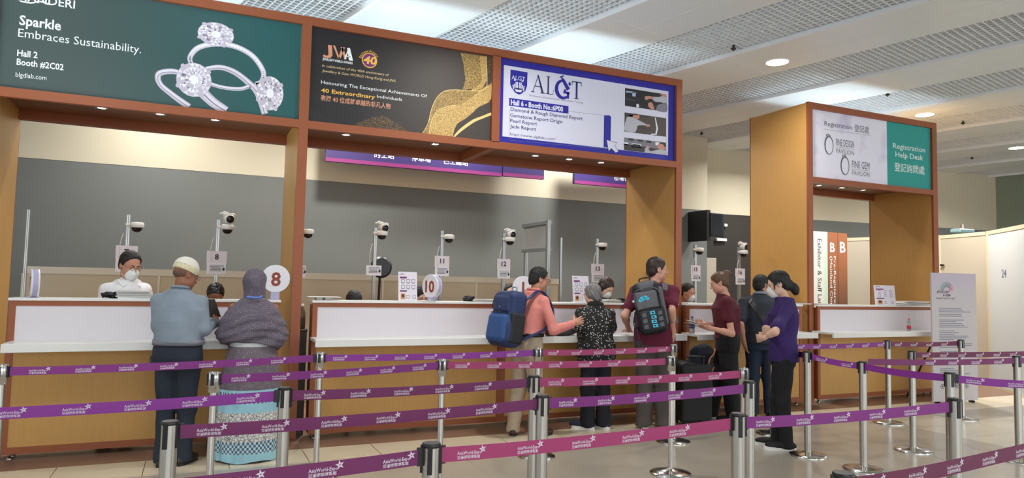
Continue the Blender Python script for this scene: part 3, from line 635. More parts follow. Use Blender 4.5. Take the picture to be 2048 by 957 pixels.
# ------------------------------------------------------------------ white partition walls at the right
M_PART = mat('partition_cream', (174, 167, 150), .6); M_PARTW = mat('partition_white', (188, 194, 196), .5); M_RAIL = mat('partition_rail', (196, 186, 160), .5)
def partition(a, b, label, m, post=True, ztop=2.51, extra=None):
    a = np.array(a, float); b = np.array(b, float); d = (b-a)/np.linalg.norm(b-a); n = np.array([d[1], -d[0]]); c = (a+b)/2
    t = empty('partition_panel', (c[0], c[1], 0), label, 'partition', 'white partition panels')
    def slab(mb, u0, u1, th, z0, z1, m):
        L = np.linalg.norm(b-a); p = [a+d*u0-n*th, a+d*u1-n*th, a+d*u1+n*th, a+d*u0+n*th]; V = [(*q, z) for z in (z0, z1) for q in p]
        mb.add(V, [(3, 2, 1, 0), (4, 5, 6, 7), (0, 1, 5, 4), (1, 2, 6, 5), (2, 3, 7, 6), (3, 0, 4, 7)], m)
    L = np.linalg.norm(b-a)
    k = MB(); slab(k, .02, L-.02, .012, .04, ztop-.06, m); k.build('panel', t)
    k = MB(); slab(k, .02, L-.02, .02, ztop-.06, ztop, M_RAIL); slab(k, .02, L-.02, .02, 0, .05, M_RAIL); k.build('rail', t)
    for q in (a, b): k = MB(); k.tube([(*q, 0), (*q, ztop+.005)], .022, M_RAIL, 8); k.build('upright', t)
    return t, Plane((*a, 0), (*d, 0), (0, 0, 1)), L
partition((11.36, 9.85), (11.62, 9.0), 'cream partition panel seen through the help desk opening', M_PART)
partition((12.32, 9.1), (12.06, 8.22), 'cream partition panel just right of the help desk booth', M_PART)
pt, p_, L_ = partition((12.05, 8.18), (11.77, 7.2), 'cream partition panel beside the white corner panel', M_PART)
k = MB()
for u in (.05,):
    q = p_.p(u, 1.98); k.tube([q, q+p_.n*.05], .018, M_BLACKP, 10); k.tube([q+p_.n*.04, q+p_.n*.04+p_.u*.06], .014, M_BLACKP, 8)
k.build('door_knob', pt)
pt, pl, L_ = partition((11.75, 7.17), (10.75, 5.95), 'white numbered partition panel at the right edge', M_PARTW)
mb = MB(); text(mb, pl, '24', .52, 1.75, M_GREYINK, cap=.13, d=.014, bold=.01); mb.build('number_print', pt)
mb = MB(); q = at(1925, 464, 8.4); mb.rbox(q+(-.22, -.1, -.03), q+(.22, .1, .05), mat('pale_blue_plastic', (150, 186, 190), .3), .02); mb.tube([q+(0, 0, .04), q+(0, 0, .14)], .03, M_STEEL, 10)
mb.tube([q+(0, -.02, -.02), q+(0, .05, -.4)], .012, M_STEEL, 8)
tag(mb.build('wall_lamp'), 'pale blue lamp on top of the cream partition', 'lamp')
# ------------------------------------------------------------------ queue barriers
M_CAP = mat('black_cap', (26, 26, 28), .35); M_CAPTOP = mat('grey_cap_top', (92, 92, 96), .3)
SH = .94
def stanchion_thick(x, y, label, h=SH, base=True):
    t = empty('queue_post', (x, y, 0), label, 'queue post', 'steel queue barrier posts')
    if base:
        m = MB(); m.lathe((x, y, 0), [(.165, 0), (.166, .008), (.158, .016), (.11, .026), (.05, .034), (.034, .04)], M_CHROME, 40); m.build('base', t)
    m = MB(); m.lathe((x, y, 0), [(.0305, .01), (.0305, h-.012)], M_STEEL, 28); m.build('pole', t)
    m = MB(); m.lathe((x, y, 0), [(.0315, h-.014), (.0325, h-.01), (.0325, h-.003), (.030, h)], M_CAP, 28); m.lathe((x, y, 0), [(.028, h), (.001, h+.001)], M_CAPTOP, 24, caps=False); m.build('cap', t)
    for k in range(4):
        a = math.pi/4+math.pi/2*k+.35; dx, dy = math.cos(a), math.sin(a)
        m = MB(); c = np.array([x+dx*.031, y+dy*.031, h-.055]); u = np.array([-dy, dx, 0]); n = np.array([dx, dy, 0])
        V = [c+u*a_*.0085+n*b_*.006+np.array([0, 0, z_*.047]) for z_ in (-1, 1) for b_ in (-1, 1) for a_ in (-1, 1)]
        m.add(V, [(0, 2, 3, 1), (4, 5, 7, 6), (0, 1, 5, 4), (2, 6, 7, 3), (0, 4, 6, 2), (1, 3, 7, 5)], M_CAP); m.build('belt_slot', t)
    return t
def stanchion_slim(x, y, label, h=SH):
    t = empty('queue_post', (x, y, 0), label, 'queue post', 'steel queue barrier posts')
    m = MB(); m.lathe((x, y, 0), [(.165, 0), (.166, .008), (.158, .016), (.1, .03), (.04, .04), (.026, .05)], M_CHROME, 40); m.build('base', t)
    m = MB(); m.lathe((x, y, 0), [(.0215, .03), (.0215, h-.11)], M_CHROME, 24); m.build('pole', t)
    m = MB(); m.lathe((x, y, 0), [(.024, h-.122), (.033, h-.118), (.033, h-.004), (.03, h), (.001, h+.001)], M_CHROME, 28); m.build('belt_head', t)
    for k in range(4):
        a = math.pi/4+math.pi/2*k+.5; dx, dy = math.cos(a), math.sin(a); c = np.array([x+dx*.032, y+dy*.032, h-.045]); u = np.array([-dy, dx, 0]); n = np.array([dx, dy, 0])
        m = MB(); V = [c+u*a_*.01+n*b_*.007+np.array([0, 0, z_*.033]) for z_ in (-1, 1) for b_ in (-1, 1) for a_ in (-1, 1)]
        m.add(V, [(0, 2, 3, 1), (4, 5, 7, 6), (0, 1, 5, 4), (2, 6, 7, 3), (0, 4, 6, 2), (1, 3, 7, 5)], M_CAP); m.build('belt_slot', t)
    return t
ST = {  # name: (x, y, slim?, label)
 'A': (-.07, 3.04, 0, 'thick steel queue post before the capped man\'s feet in the lower left'),
 'B': (.77, 2.36, 0, 'thick steel queue post cut by the bottom edge, left of the middle'),
 'C': (1.84, 1.57, 0, 'queue post of which only the round cap shows at the bottom edge'),
 'D': (.12, 4.53, 1, 'slim queue post in front of the left side of the patterned skirt'),
 'E': (.44, 3.80, 0, 'thick steel queue post at the right side of the patterned skirt'),
 'F': (.89, 5.53, 1, 'slim queue post in front of the left end of the longest counter'),
 'G': (-1.06, 5.2, 1, 'slim queue post cut by the left edge of the picture'),
 'H': (1.65, 4.86, 1, 'slim queue post standing alone before the middle of the longest counter'),
 'I': (2.76, 5.53, 1, 'slim queue post right in front of the pink shirted man\'s legs'),
 'J': (1.91, 3.88, 0, 'thick steel queue post, middle one of the three before the pink shirted man'),
 'K': (1.62, 3.19, 0, 'thick steel queue post, nearest and lowest of the three before the pink shirted man'),
 'L': (4.27, 5.60, 1, 'slim queue post farther back at the right leg of the backpacker in maroon'),
 'M': (3.53, 4.66, 1, 'slim queue post nearer the camera of the pair by the backpacker in maroon'),
 'N': (3.54, 3.85, 1, 'slim queue post behind the pair of thick ones by the dark red woman\'s shoes'),
 'O': (3.08, 3.30, 0, 'thick steel queue post between the woman in dark red and the woman in purple'),
 'P': (2.24, 2.47, 0, 'thick steel queue post nearest the camera below the woman in dark red'),
 'Q': (5.10, 4.73, 0, 'steel queue post just right of the woman in purple'),
 'R': (5.16, 4.20, 0, 'steel queue post second to the right of the woman in purple'),
 'S': (7.24, 5.56, 0, 'steel queue post in front of the help desk counter'),
 'T': (6.23, 4.53, 0, 'steel queue post with a wide round base right of the help desk counter'),
 'U': (4.86, 3.25, 0, 'steel queue post directly behind the thick one near the notice board'),
 'V': (3.70, 2.45, 0, 'thick steel queue post nearest the camera at the right'),
 'W': (8.38, 5.46, 0, 'steel queue post before the tall notice board'),
 'X': (6.81, 3.93, 0, 'steel queue post farthest right, before the white partition'),
 'Y': (5.50, 5.56, 0, 'steel queue post hidden behind the woman in purple'),
}
TOPZ = {'R': .905}
for k, (x, y, sl, lb) in ST.items():
    if sl: stanchion_slim(x, y, lb)
    else: stanchion_thick(x, y, lb, TOPZ.get(k, SH))
BELT = {'p': (130, 44, 128), 'v': (140, 50, 152), 'm': (166, 58, 110), 'd': (114, 39, 94), 'w': (106, 35, 72)}  # webbing colours, with differences of light on the sheen put into the tints
M_LOGO = mat('belt_print_white', (226, 214, 228), .55)
def logo_template():
    global mb
    b = MB(); q = Plane((0, 0, 0), (1, 0, 0), (0, 0, 1))
    text(b, q, 'AsiaWorld-Expo', 0, -.004, M_LOGO, w=.094, cap=.0125, bold=.012, d=0, res=1)
    text(b, q, '亞洲國際博覽館', 0, -.0185, M_LOGO, w=.09, h=.0125, bold=.01, d=0, res=1)
    for j in range(5):
        a = math.pi/2+2*math.pi*j/5+.2; c = np.array([.1, .011]); t_ = c+.0155*np.array([math.cos(a), math.sin(a)]); l_ = c+.0062*np.array([math.cos(a+.62), math.sin(a+.62)]); r_ = c+.0062*np.array([math.cos(a-.62), math.sin(a-.62)]); o_ = c+.0012*np.array([math.cos(a), math.sin(a)])
        b.add([(p[0], 0, p[1]) for p in (o_, r_, t_, l_)], [(0, 1, 2, 3)], M_LOGO)
    V = np.concatenate(b.V)[:, [0, 2]]; return V, b.Fc
LV, LF = logo_template()
def belt(a, b, kind, label, sag=.012, za=None, zb=None, start=.06, hh=.052):
    def xy(k): return np.array(ST[k][:2], float) if isinstance(k, str) else np.array(k, float)
    A, B = xy(a), xy(b); d = B-A; L = np.linalg.norm(d); d /= L
    if d[0] < 0: A, B, d, za, zb = B, A, -d, zb, za
    A = A+d*.036; B = B-d*.036; L -= .072
    n = np.array([d[1], -d[0]]); za = za or SH-.044; zb = zb or SH-.044
    N = 24; s = np.linspace(0, L, N)
    def zc(u): return za+(zb-za)*u/L-4*sag*(u/L)*(1-u/L)
    def bow(u): return .006*np.sin(u*4.1+L)
    mtl = mat('belt_webbing_'+kind, BELT[kind], .55, bump=(900, .08))
    m = MB(); V = []
    for side in (1, -1):
        for u in s:
            p = A+d*u+n*(bow(u)+side*.0009)
            V += [(*p, zc(u)-hh/2), (*p, zc(u)+hh/2)]
    F = [(2*i, 2*i+2, 2*i+3, 2*i+1) for i in range(N-1)]+[(2*N+2*i, 2*N+2*i+1, 2*N+2*i+3, 2*N+2*i+2) for i in range(N-1)]
    F += [(2*i+1, 2*i+3, 2*N+2*i+3, 2*N+2*i+1) for i in range(N-1)]+[(2*i, 2*N+2*i, 2*N+2*i+2, 2*i+2) for i in range(N-1)]
    m.add(V, F, mtl)
    u0 = start
    while u0+.125 < L:
        U = LV[:, 0]+u0; P = np.zeros((len(U), 3)); P[:, :2] = A+np.outer(U, d)+np.outer(bow(U)+.0016, n); P[:, 2] = zc(U)+LV[:, 1]
        m.add(P, LF, M_LOGO); u0 += .245
    t = empty('barrier_belt', ((A[0]+B[0])/2, (A[1]+B[1])/2, .86), label, 'belt', 'printed purple barrier belts')
    m.build('webbing', t)
    k = MB(); e = np.array([*(A+d*.012), za]); w3 = np.array([*d, 0]); n3 = np.array([*n, 0])
    for e, on in ((np.array([*(A+d*.004), za]), not isinstance(a, tuple)), (np.array([*(B-d*.004), zb]), not isinstance(b, tuple))):
        if not on: continue
        k = MB(); V = [e+w3*i*.012+n3*j*.006+np.array([0, 0, q*.031]) for q in (-1, 1) for j in (-1, 1) for i in (-1, 1)]
        k.add(V, [(0, 2, 3, 1), (4, 5, 7, 6), (0, 1, 5, 4), (2, 6, 7, 3), (0, 4, 6, 2), (1, 3, 7, 5)], M_CAP); k.build('belt_end', t)
# farthest row, along the counters
belt('G', 'F', 'p', 'farthest purple belt crossing the navy trousers and the dotted dress', start=.1)
belt('F', 'I', 'v', 'farthest purple belt across the middle of the longest counter')
belt('I', 'L', 'm', 'farthest magenta belt across the black speckled blouse and the backpacker\'s hips')
# second row
belt('D', 'H', 'p', 'second row purple belt starting in front of the patterned skirt')
belt('H', 'M', 'm', 'second row purple belt crossing the pink shirted man and the old woman\'s blouse hem')
# third row
belt((-1.6, 3.66), 'E', 'v', 'third row purple belt running off the left edge of the picture', sag=.01)
belt('E', 'J', 'd', 'third row dark plum belt from the skirt to the khaki trousers')
belt('J', 'N', 'm', 'third row magenta belt crossing the dark trousers of the old woman')
# fourth row
belt('A', 'K', 'd', 'fourth row plum belt from the lower left post to the khaki trousers')
belt('K', 'O', 'p', 'fourth row purple belt crossing the backpacker\'s grey trousers')
# nearest rows
belt((-.72, 2.22), 'B', 'd', 'nearest plum belt leaving through the bottom edge at left')
belt('B', 'P', 'm', 'nearest magenta belt across the lower middle of the picture')
belt('P', 'V', 'p', 'nearest purple belt in front of the purple woman\'s dark trousers')
belt('C', (3.2, 1.72), 'w', 'dark wine belt in the lower right corner')
# right hand lanes
belt('Y', 'S', 'p', 'farthest purple belt from behind the purple woman to the help desk')
belt('S', 'W', 'w', 'short wine belt before the tall notice board')
belt('Y', 'Q', 'd', 'short dark belt right behind the woman in purple')
belt('Q', 'R', 'v', 'short bright purple belt sloping from the post beside the woman in purple', zb=.862)
belt('R', 'U', 'v', 'bright purple belt sloping down toward the notice board', za=.862)
belt('U', (5.35, 2.75), 'v', 'bright purple belt running off the right edge')
belt('T', (9.3, 4.35), 'w', 'wine belt crossing the notice board and the cream partition', start=.1)
belt((5.2, 4.22), 'X', 'd', 'dark purple belt below the notice board\'s wine belt', start=.6)
belt('X', (7.6, 3.9), 'p', 'short purple belt end at the right edge')
# ------------------------------------------------------------------ staff side: low partition, frame, camera poles
M_WAIN = mat('beige_partition_board', (206, 193, 164), .6)
a = at(46, 560, 8.9); b_ = at(1119, 560, 8.9); t = empty('low_partition', ((a[0]+b_[0])/2, 8.9, 0), 'long waist high beige partition with cream top rail behind the counters', 'partition')
m = MB(); m.box((a[0], 8.9, 0), (b_[0], 8.93, 1.5), M_WAIN); m.build('panel', t)
m = MB(); m.box((a[0], 8.885, 1.5), (b_[0], 8.945, 1.575), M_TRIM); m.build('top_rail', t)
for k in range(6): x = a[0]+(b_[0]-a[0])*k/5; m = MB(); m.box((x-.012, 8.88, 0), (x+.012, 8.9, 1.5), M_TRIM); m.build('joint_strip', t)
def post(px, py, Y, zt=None, rad=.02):
    p = at(px, py, Y); return p[0], p[2]
def alupole(mb, x, y, zt, w=.02):
    mb.box((x-w, y-w, 0), (x+w, y+w, zt), M_ALU)
    for s in (-1, 1): mb.box((x+s*w*.45-.002, y-w-.002, 0), (x+s*w*.45+.002, y-w, zt), M_STEEL)
for px, py, lb in ((58, 420, 'bare aluminium upright at the far left behind the counter'), (1122, 476, 'bare aluminium upright right of the pink shirted man\'s frame')):
    x, zt = post(px, py, 7.5); m = MB(); alupole(m, x, 7.5, zt, .013); tag(m.build('aluminium_post'), lb, 'post')
# open frame with a grey board, running back from the counter
p0 = at(1097, 440, 7.6); p1 = at(1050, 449, 8.6); t = empty('partition_frame', (p0[0], 7.6, 0), 'tall aluminium frame with a grey board on top behind the counter', 'frame')
p1 = np.array([p0[0]+.06, 8.35, p0[2]])
for p in (p0, p1): m = MB(); alupole(m, p[0], p[1], p0[2], .022); m.build('upright', t)
for z in (p0[2]-.03, p0[2]-.36): m = MB(); m.box((p0[0]-.012, 7.6, z-.02), (p0[0]+.05, 8.35, z+.02), M_ALU); m.build('cross_bar', t)
m = MB(); m.box((p0[0]+.01, 7.62, p0[2]-.34), (p0[0]+.03, 8.33, p0[2]-.05), mat('grey_board', (136, 136, 132), .6)); m.build('board', t)
M_SIGNP = mat('pale_pink_card', (208, 196, 200), .6); M_CARDW = mat('white_card', (214, 208, 210), .6)
M_CAMW = mat('camera_white', (208, 204, 196), .4); M_DOME = mat('camera_dome_black', (14, 14, 16), .12)
def pole(px, py, label, Y=7.75):
    x, zt = post(px, py, Y); t = empty('camera_pole', (x, Y, 0), label, 'pole', 'aluminium camera poles behind the counters')
    m = MB(); alupole(m, x, Y, zt, .018); m.build('shaft', t)
    m = MB(); m.box((x-.05, Y-.05, 0), (x+.05, Y+.05, .012), M_STEEL); m.build('foot_plate', t)
    m = MB(); m.tube(smooth_curve([(x-.035, Y-.03, zt-.18), (x-.06, Y-.03, zt-.3), (x-.05, Y-.03, zt-.42), (x-.02, Y-.025, zt-.5)], 20), .004, M_CAMW, 6); m.build('cable', t)
    return x, Y, zt
def domecam(x, y, z, label):
    t = empty('dome_camera', (x, y, z-.05), label, 'camera', 'white dome security cameras')
    m = MB(); m.lathe((x, y, z), [(.03, .05), (.052, .048), (.062, .038), (.064, 0), (.06, -.004)], M_CAMW, 28); m.build('housing', t)
    m = MB(); m.lathe((x, y, z-.004), [(.048, 0), (.046, -.016), (.036, -.033), (.02, -.043), (.001, -.046)], M_DOME, 28); m.build('dome', t)
    m = MB(); m.rbox((x-.1, y-.012, z+.01), (x-.05, y+.012, z+.034), M_CAMW, .004); m.build('bracket', t)
def turretcam(x, y, z, label):
    t = empty('turret_camera', (x, y, z-.05), label, 'camera', 'white turret security cameras')
    m = MB(); m.lathe((x, y+.02, z), [(.055, .05), (.062, .045), (.062, .02), (.056, .016)], M_CAMW, 24)
    ax = np.array([.25, -.95, -.2]); m.lathe((x, y, z-.005), [(.02, -.05), (.05, -.03), (.056, 0), (.05, .035), (.042, .045)], M_CAMW, 24, axis=ax); m.build('housing', t)
    m = MB(); m.lathe(np.array([x, y, z-.005])+ax/np.linalg.norm(ax)*.044, [(.04, 0), (.036, .008), (.001, .012)], M_DOME, 24, axis=ax); m.build('lens', t)
    m = MB(); m.tube([(x, y+.02, z+.05), (x-.04, y+.02, z+.065), (x-.09, y+.01, z+.04)], .008, M_CAMW, 8); m.build('bracket', t)
def numcard(px0, px1, py0, py1, Y, num, label, split=.48, mark=True):
    a = at(px0, py0, Y); c = at(px1, py1, Y); x0, x1, z1, z0 = a[0], c[0], a[2], c[2]; global mb, pl
    t = empty('number_sign', ((x0+x1)/2, Y, z0), label, 'sign', 'number signs on the camera poles'); h = z1-z0
    if num:
        k = MB(); pl = board(k, x0, x1, z0+h*split, z1, Y, M_SIGNP, .006); text(k, pl, num, (x1-x0)/2, h*(1-split)*.3, M_DKINK, cap=h*(1-split)*.46, align='C', bold=.03, d=.002); k.build('number_card', t); top = z0+h*split
    else: top = z1
    k = MB(); pl = board(k, x0+.004, x1-.004, z0, top, Y-.004, M_CARDW, .006); w = x1-x0; hh = top-z0
    for j, (u, v) in enumerate(((.15, .85), (.12, .88), (.2, .7), (.15, .72), (.15, .72))): rect(k, pl, w*u, hh*(.8-.13*j)-.003, w*v, hh*(.8-.13*j)+.003, M_GREYINK if j < 2 else M_DKINK, .001)
    shape(k, pl, [(w*.84+.016*math.cos(q), hh*.45+.02*math.sin(q)) for q in (0.3, 1.87, 3.44, 5.0)], M_DKINK, .0015); k.build('notice_card', t)
def clerkset(px, py, num, cams, card, where):
    x, Y, zt = pole(px, py, 'aluminium camera pole '+where)
    for kind, cx, cy, lb in cams:
        p = at(cx, cy, Y-.03); (domecam if kind == 'd' else turretcam)(p[0], Y-.03, p[2], lb)
    numcard(*card, Y-.028, num, ('pale card numbered %s on a pole ' % num if num else 'pale notice card without a number on a pole ')+where)
clerkset(258, 430, '7', [('d', 274, 455, 'dome camera above the masked clerk in white')], (232, 273, 491, 545), 'behind the masked clerk in white')
clerkset(437, 440, '8', [('t', 458, 437, 'turret camera above the cap and scarf wearers'), ('d', 455, 459, 'dome camera under the turret camera between cap and scarf')], (414, 452, 502, 549), 'between the white cap and the grey scarf')
clerkset(599, 440, '', [('d', 616, 468, 'dome camera just right of the booth\'s middle post')], (588, 612, 531, 555), 'beside the booth\'s middle post')
clerkset(751, 456, '', [('t', 767, 455, 'turret camera left of the middle of the booth'), ('d', 764, 471, 'dome camera under the turret camera left of middle')], (732, 763, 531, 552), 'left of the tall flyer stand')
clerkset(884, 462, '11', [('d', 898, 478, 'dome camera above the card numbered eleven')], (870, 898, 512, 553), 'above the round number ten disc')
clerkset(1008, 466, '12', [('t', 1022, 468, 'turret camera above the clerk beside the blue backpack'), ('d', 1020, 483, 'dome camera under the turret camera near the aluminium frame')], (995, 1020, 518, 558), 'left of the pink shirted man')
clerkset(1194, 478, '13', [('d', 1205, 494, 'dome camera above the grey haired old woman')], (1183, 1208, 528, 566), 'above the old woman\'s head')
clerkset(1390, 490, '15', [('d', 1399, 503, 'dome camera left of the woman in dark red')], (1382, 1401, 531, 563), 'left of the woman in dark red')
clerkset(1478, 494, '16', [('t', 1487, 493, 'turret camera beside the help desk booth\'s gold side'), ('d', 1487, 508, 'dome camera beside the help desk booth\'s gold side')], (1471, 1490, 537, 570), 'beside the help desk booth')
# round number discs on the worktops
M_DISCW = mat('disc_white', (224, 222, 228), .35); M_DISCE = mat('disc_edge_lilac', (170, 166, 196), .4); M_DISCN = mat('brown_numeral', (140, 58, 38), .5)
def numdisc(px, py, pyb, Y, r, ang, num, label, base=True):
    p = at(px, py, Y); zb = 1.299; c = np.array([p[0], Y, p[2]]); n = np.array([math.sin(ang), -math.cos(ang), 0])
    t = empty('number_disc', (c[0], Y, zb), label, 'sign', 'round number discs on the counters')
    m = MB(); m.lathe(c-n*.03, [(r*.97, 0), (r, .004), (r, .056), (r*.97, .06)], M_DISCW, 48, axis=n)
    m.lathe(c-n*.03, [(r+.002, .012), (r+.002, .048)], M_DISCE, 48, axis=n, caps=False); m.build('disc', t)
    pl = Plane(c+n*.031, (math.cos(ang), math.sin(ang), 0), (0, 0, 1)); m = MB(); text(m, pl, num, 0, -r*.5, M_DISCN, cap=r*1.0, align='C', bold=.025); m.build('numeral', t)
    m = MB(); m.rbox((c[0]-.04, Y-.03, zb), (c[0]+.04, Y+.03, max(zb+.01, c[2]-r+.01)), M_DISCE, .003); m.build('stand', t)
numdisc(551, 558, 597, 6.94, .13, .05, '8', 'round white disc numbered eight beside the grey headscarf')
numdisc(864, 573, 597, 6.94, .122, -1.15, '10', 'round white disc numbered ten turned sideways on the counter')
numdisc(69, 567, 597, 6.94, .118, -1.32, '7', 'round white disc seen edge on at the far left counter')
numdisc(1046, 574, 600, 6.94, .115, -.35, '1', 'round white disc half hidden behind the pink shirted man\'s head')
# flyer stands
M_FLY = mat('white_flyer', (222, 216, 226), .4); M_FLYL = gradient_mat('lilac_flyer_wash', (222, 216, 226), (206, 180, 214), .32, .46, 'Z'); M_SKIN0 = mat('portrait_print', (196, 142, 96), .5)
def flyer(px0, px1, py0, py1, Y, ang, label):
    a = at(px0, py1, Y); c = at(px1, py1, Y); h = at(px0, py0, Y)[2]-1.299; w = (c[0]-a[0])/math.cos(ang)*.97; u = np.array([math.cos(ang), math.sin(ang), 0])
    pl = Plane(np.array([a[0], Y, 1.3]), u, (0, 0, 1)); pl.v = np.array([0, 0, 1.])-pl.n*.12; t = empty('flyer_stand', (a[0]+w/2, Y, 1.299), label, 'flyer stand', 'upright flyer stands on the worktops')
    m = MB(); V = [pl.p(x, y, d) for d in (0, -.006) for y in (0, h) for x in (0, w)]; m.add(V, [(0, 1, 3, 2), (4, 6, 7, 5), (0, 4, 5, 1), (2, 3, 7, 6), (0, 2, 6, 4), (1, 5, 7, 3)], M_FLYL)
    rect(m, pl, w*.08, h*.77, w*.45, h*.83, PURP); rect(m, pl, w*.08, h*.31, w*.45, h*.36, PURP); band(m, pl, smooth_curve([(w*.06, h*.9), (w*.2, h*.93), (w*.3, h*.91)], 10), .006, PURP, .001)
    for i in range(3):
        for j in range(2):
            x, y = w*(.24+.28*i), h*(.68-.2*j); band(m, pl, [(x-.017, y-.017), (x+.017, y-.017), (x+.017, y+.017), (x-.017, y+.017)], .005, M_SLATE, .001, True); rect(m, pl, x-.012, y-h*.085, x+.012, y-h*.075, M_GREYINK)
    rect(m, pl, w*.12, h*.05, w*.36, h*.25, M_SKIN0); disc(m, pl, w*.24, h*.17, w*.07, h*.06, mat('hair_print', (64, 40, 28), .5), .001, 14)
    for x in (w*.5, w*.84): band(m, pl, [(x-.015, h*.14-.015), (x+.015, h*.14-.015), (x+.015, h*.14+.015), (x-.015, h*.14+.015)], .005, M_SLATE, .001, True)
    m.build('flyer', t); m = MB(); q = pl.p(w*.5, 0); m.rbox(q+(-w*.35, 0, -.001), q+(w*.35, .1, .006), mat('clear_acrylic', (214, 216, 220), .15), .002)
    m.build('stand_foot', t)
flyer(797, 836, 544, 598, 6.92, .03, 'white flyer stand left of the round number ten disc')
flyer(1147, 1181, 552, 602, 6.93, .03, 'white flyer stand beside the old woman\'s grey hair')
flyer(1751, 1783, 571, 611, 6.92, -.25, 'white flyer stand on the help desk counter')
# stacks of documents and lanyards
M_PAPERS = [mat('paper_%d' % i, c, .6) for i, c in enumerate(((226, 226, 224), (206, 204, 200), (190, 188, 186), (216, 212, 204)))]
M_LANY = mat('black_lanyard', (20, 20, 22), .6)
def papers(px0, px1, Y, n, label, group='document stacks on the worktops', th=.008, dep=.2, lany=None, cat='documents', z=1.299):
    a = at(px0, 590, Y); c = at(px1, 590, Y); t = empty('document_stack', ((a[0]+c[0])/2, Y, z), label, cat, group); R = random.Random(px0)
    w = c[0]-a[0]
    for i in range(n):
        dx = R.uniform(-.02, .02); an = R.uniform(-.09, .09); m = MB(); ctr = np.array([(a[0]+c[0])/2+dx, Y+R.uniform(-.015, .015), z+th*i+.0004*i]); u = np.array([math.cos(an), math.sin(an), 0]); v = np.array([-math.sin(an), math.cos(an), 0])
        V = [ctr+u*s1*w/2+v*s2*dep/2+np.array([0, 0, q*th]) for q in (0, .92) for s2 in (-1, 1) for s1 in (-1, 1)]
        m.add(V, [(0, 2, 3, 1), (4, 5, 7, 6), (0, 1, 5, 4), (2, 6, 7, 3), (0, 4, 6, 2), (1, 3, 7, 5)], M_PAPERS[R.randrange(4)]); m.build('booklet', t)
    return t
def lanyards(x, y, z, w, label, seed=1, hang=0):
    R = random.Random(seed); m = MB()
    for k in range(9):
        pts = [(x+R.uniform(-w, w), y+R.uniform(-.05, .05), z+R.uniform(.008, .05)) for _ in range(5)]
        m.tube(smooth_curve(pts, 24), .010, M_LANY, 6)
    for k in range(5 if hang else 0):
        x0 = x+w*R.uniform(-.5, .5); m.tube(smooth_curve([(x0, y, z+.02), (x0+.01, y-.06, z+.015), (x0+.012*k, 6.79-.004*k, z-.05), (x0+.014*k-.02, 6.79-.004*k, z-R.uniform(.1, .21))], 20), [.013]*15+[.005]*5 if False else .011, M_LANY, 6)
    tag(m.build('lanyard_heap'), label, 'lanyards', 'heaps of black lanyards')
papers(236, 303, 6.93, 5, 'thick stack of badge sheets in front of the masked clerk', th=.0135)
p = at(222, 590, 6.93); lanyards(p[0], 6.93, 1.3, .07, 'black lanyard heap in front of the masked clerk in white', 3)
papers(945, 998, 6.94, 4, 'stack of magazines left of the blue backpack', th=.006); p = at(938, 590, 6.95); lanyards(p[0], 6.95, 1.3, .05, 'small black lanyard heap left of the magazines', 5)
papers(1205, 1232, 6.94, 5, 'stack of booklets in front of the brown haired clerk', th=.007); p = at(1240, 590, 6.92); lanyards(p[0], 6.9, 1.3, .045, 'black lanyards hanging over the counter edge beside the maroon shirt', 6, 1)
papers(840, 868, 6.9, 1, 'single sheets lying below the round number ten disc', th=.004)
papers(1240, 1262, 6.94, 3, 'white booklets at the maroon shirted man\'s left arm', th=.007)
papers(1366, 1398, 6.94, 2, 'thin papers at the left end of the small counter', th=.005)
papers(1590, 1612, 6.94, 2, 'papers on the small counter behind the ponytail', th=.008)
papers(1634, 1662, 6.94, 1, 'flat tray of papers below the white lane pillar', th=.012)
papers(1785, 1806, 6.9, 2, 'white leaflets right of the help desk flyer stand', th=.006)
papers(1800, 1845, 6.98, 5, 'dark magazines stacked at the right end of the help desk', th=.012); 
p = at(1815, 600, 7.05); lanyards(p[0]-.05, 6.95, 1.3, .07, 'black lanyards beside the help desk magazines', 9)
# flat box device at the left end of the long counter
p = at(650, 596, 6.92); t = empty('desk_scanner', (p[0], 6.92, 1.299), 'flat pale desk device at the left end of the longest counter', 'device')
m = MB(); m.rbox((p[0]-.09, 6.86, 1.3), (p[0]+.06, 6.98, 1.325), mat('device_grey', (176, 172, 170), .4), .004); m.build('body', t)
m = MB(); m.rbox((p[0]-.16, 6.84, 1.327), (p[0]+.14, 7.02, 1.333), M_WHITEP, .002); m.build('lid', t); m = MB(); m.lathe((p[0]-.02, 6.859, 1.313), [(.011, 0), (.011, .004)], M_BLACKP, 14, axis=(0, -1, 0)); m.build('lens', t)
# side table with bottle in the gap beside the middle post
M_DKWOOD = mat('dark_brown_cabinet', (58, 46, 36), .5)
t = empty('side_cabinet', (.985, 7.35, 0), 'dark cabinet in the gap beside the booth\'s middle post', 'cabinet')
m = MB(); m.box((.93, 7.05, 0), (1.0, 7.6, .99), M_DKWOOD); m.build('body', t); m = MB(); m.rbox((.925, 7.03, .99), (1.005, 7.62, 1.01), M_DKWOOD, .004); m.build('top', t)
def bottle(x, y, z, h, body, cap, lab, label, lz=(.15, .42), water=True):
    t = empty('bottle', (x, y, z), label, 'bottle'); r = h*.155
    m = MB(); m.lathe((x, y, z), [(r*.8, 0), (r, .02*h), (r, .3*h), (r*.93, .36*h), (r, .42*h), (r, .62*h), (r*.55, .82*h), (r*.42, .86*h), (r*.42, .9*h)], body, 24); m.build('body', t)
    m = MB(); m.lathe((x, y, z), [(r*.5, .9*h), (r*.5, .995*h), (r*.4, h)], cap, 18); m.build('cap', t)
    m = MB(); m.lathe((x, y, z), [(r*1.02, lz[0]*h), (r*1.02, lz[1]*h)], lab, 24, caps=False); m.build('label_band', t)
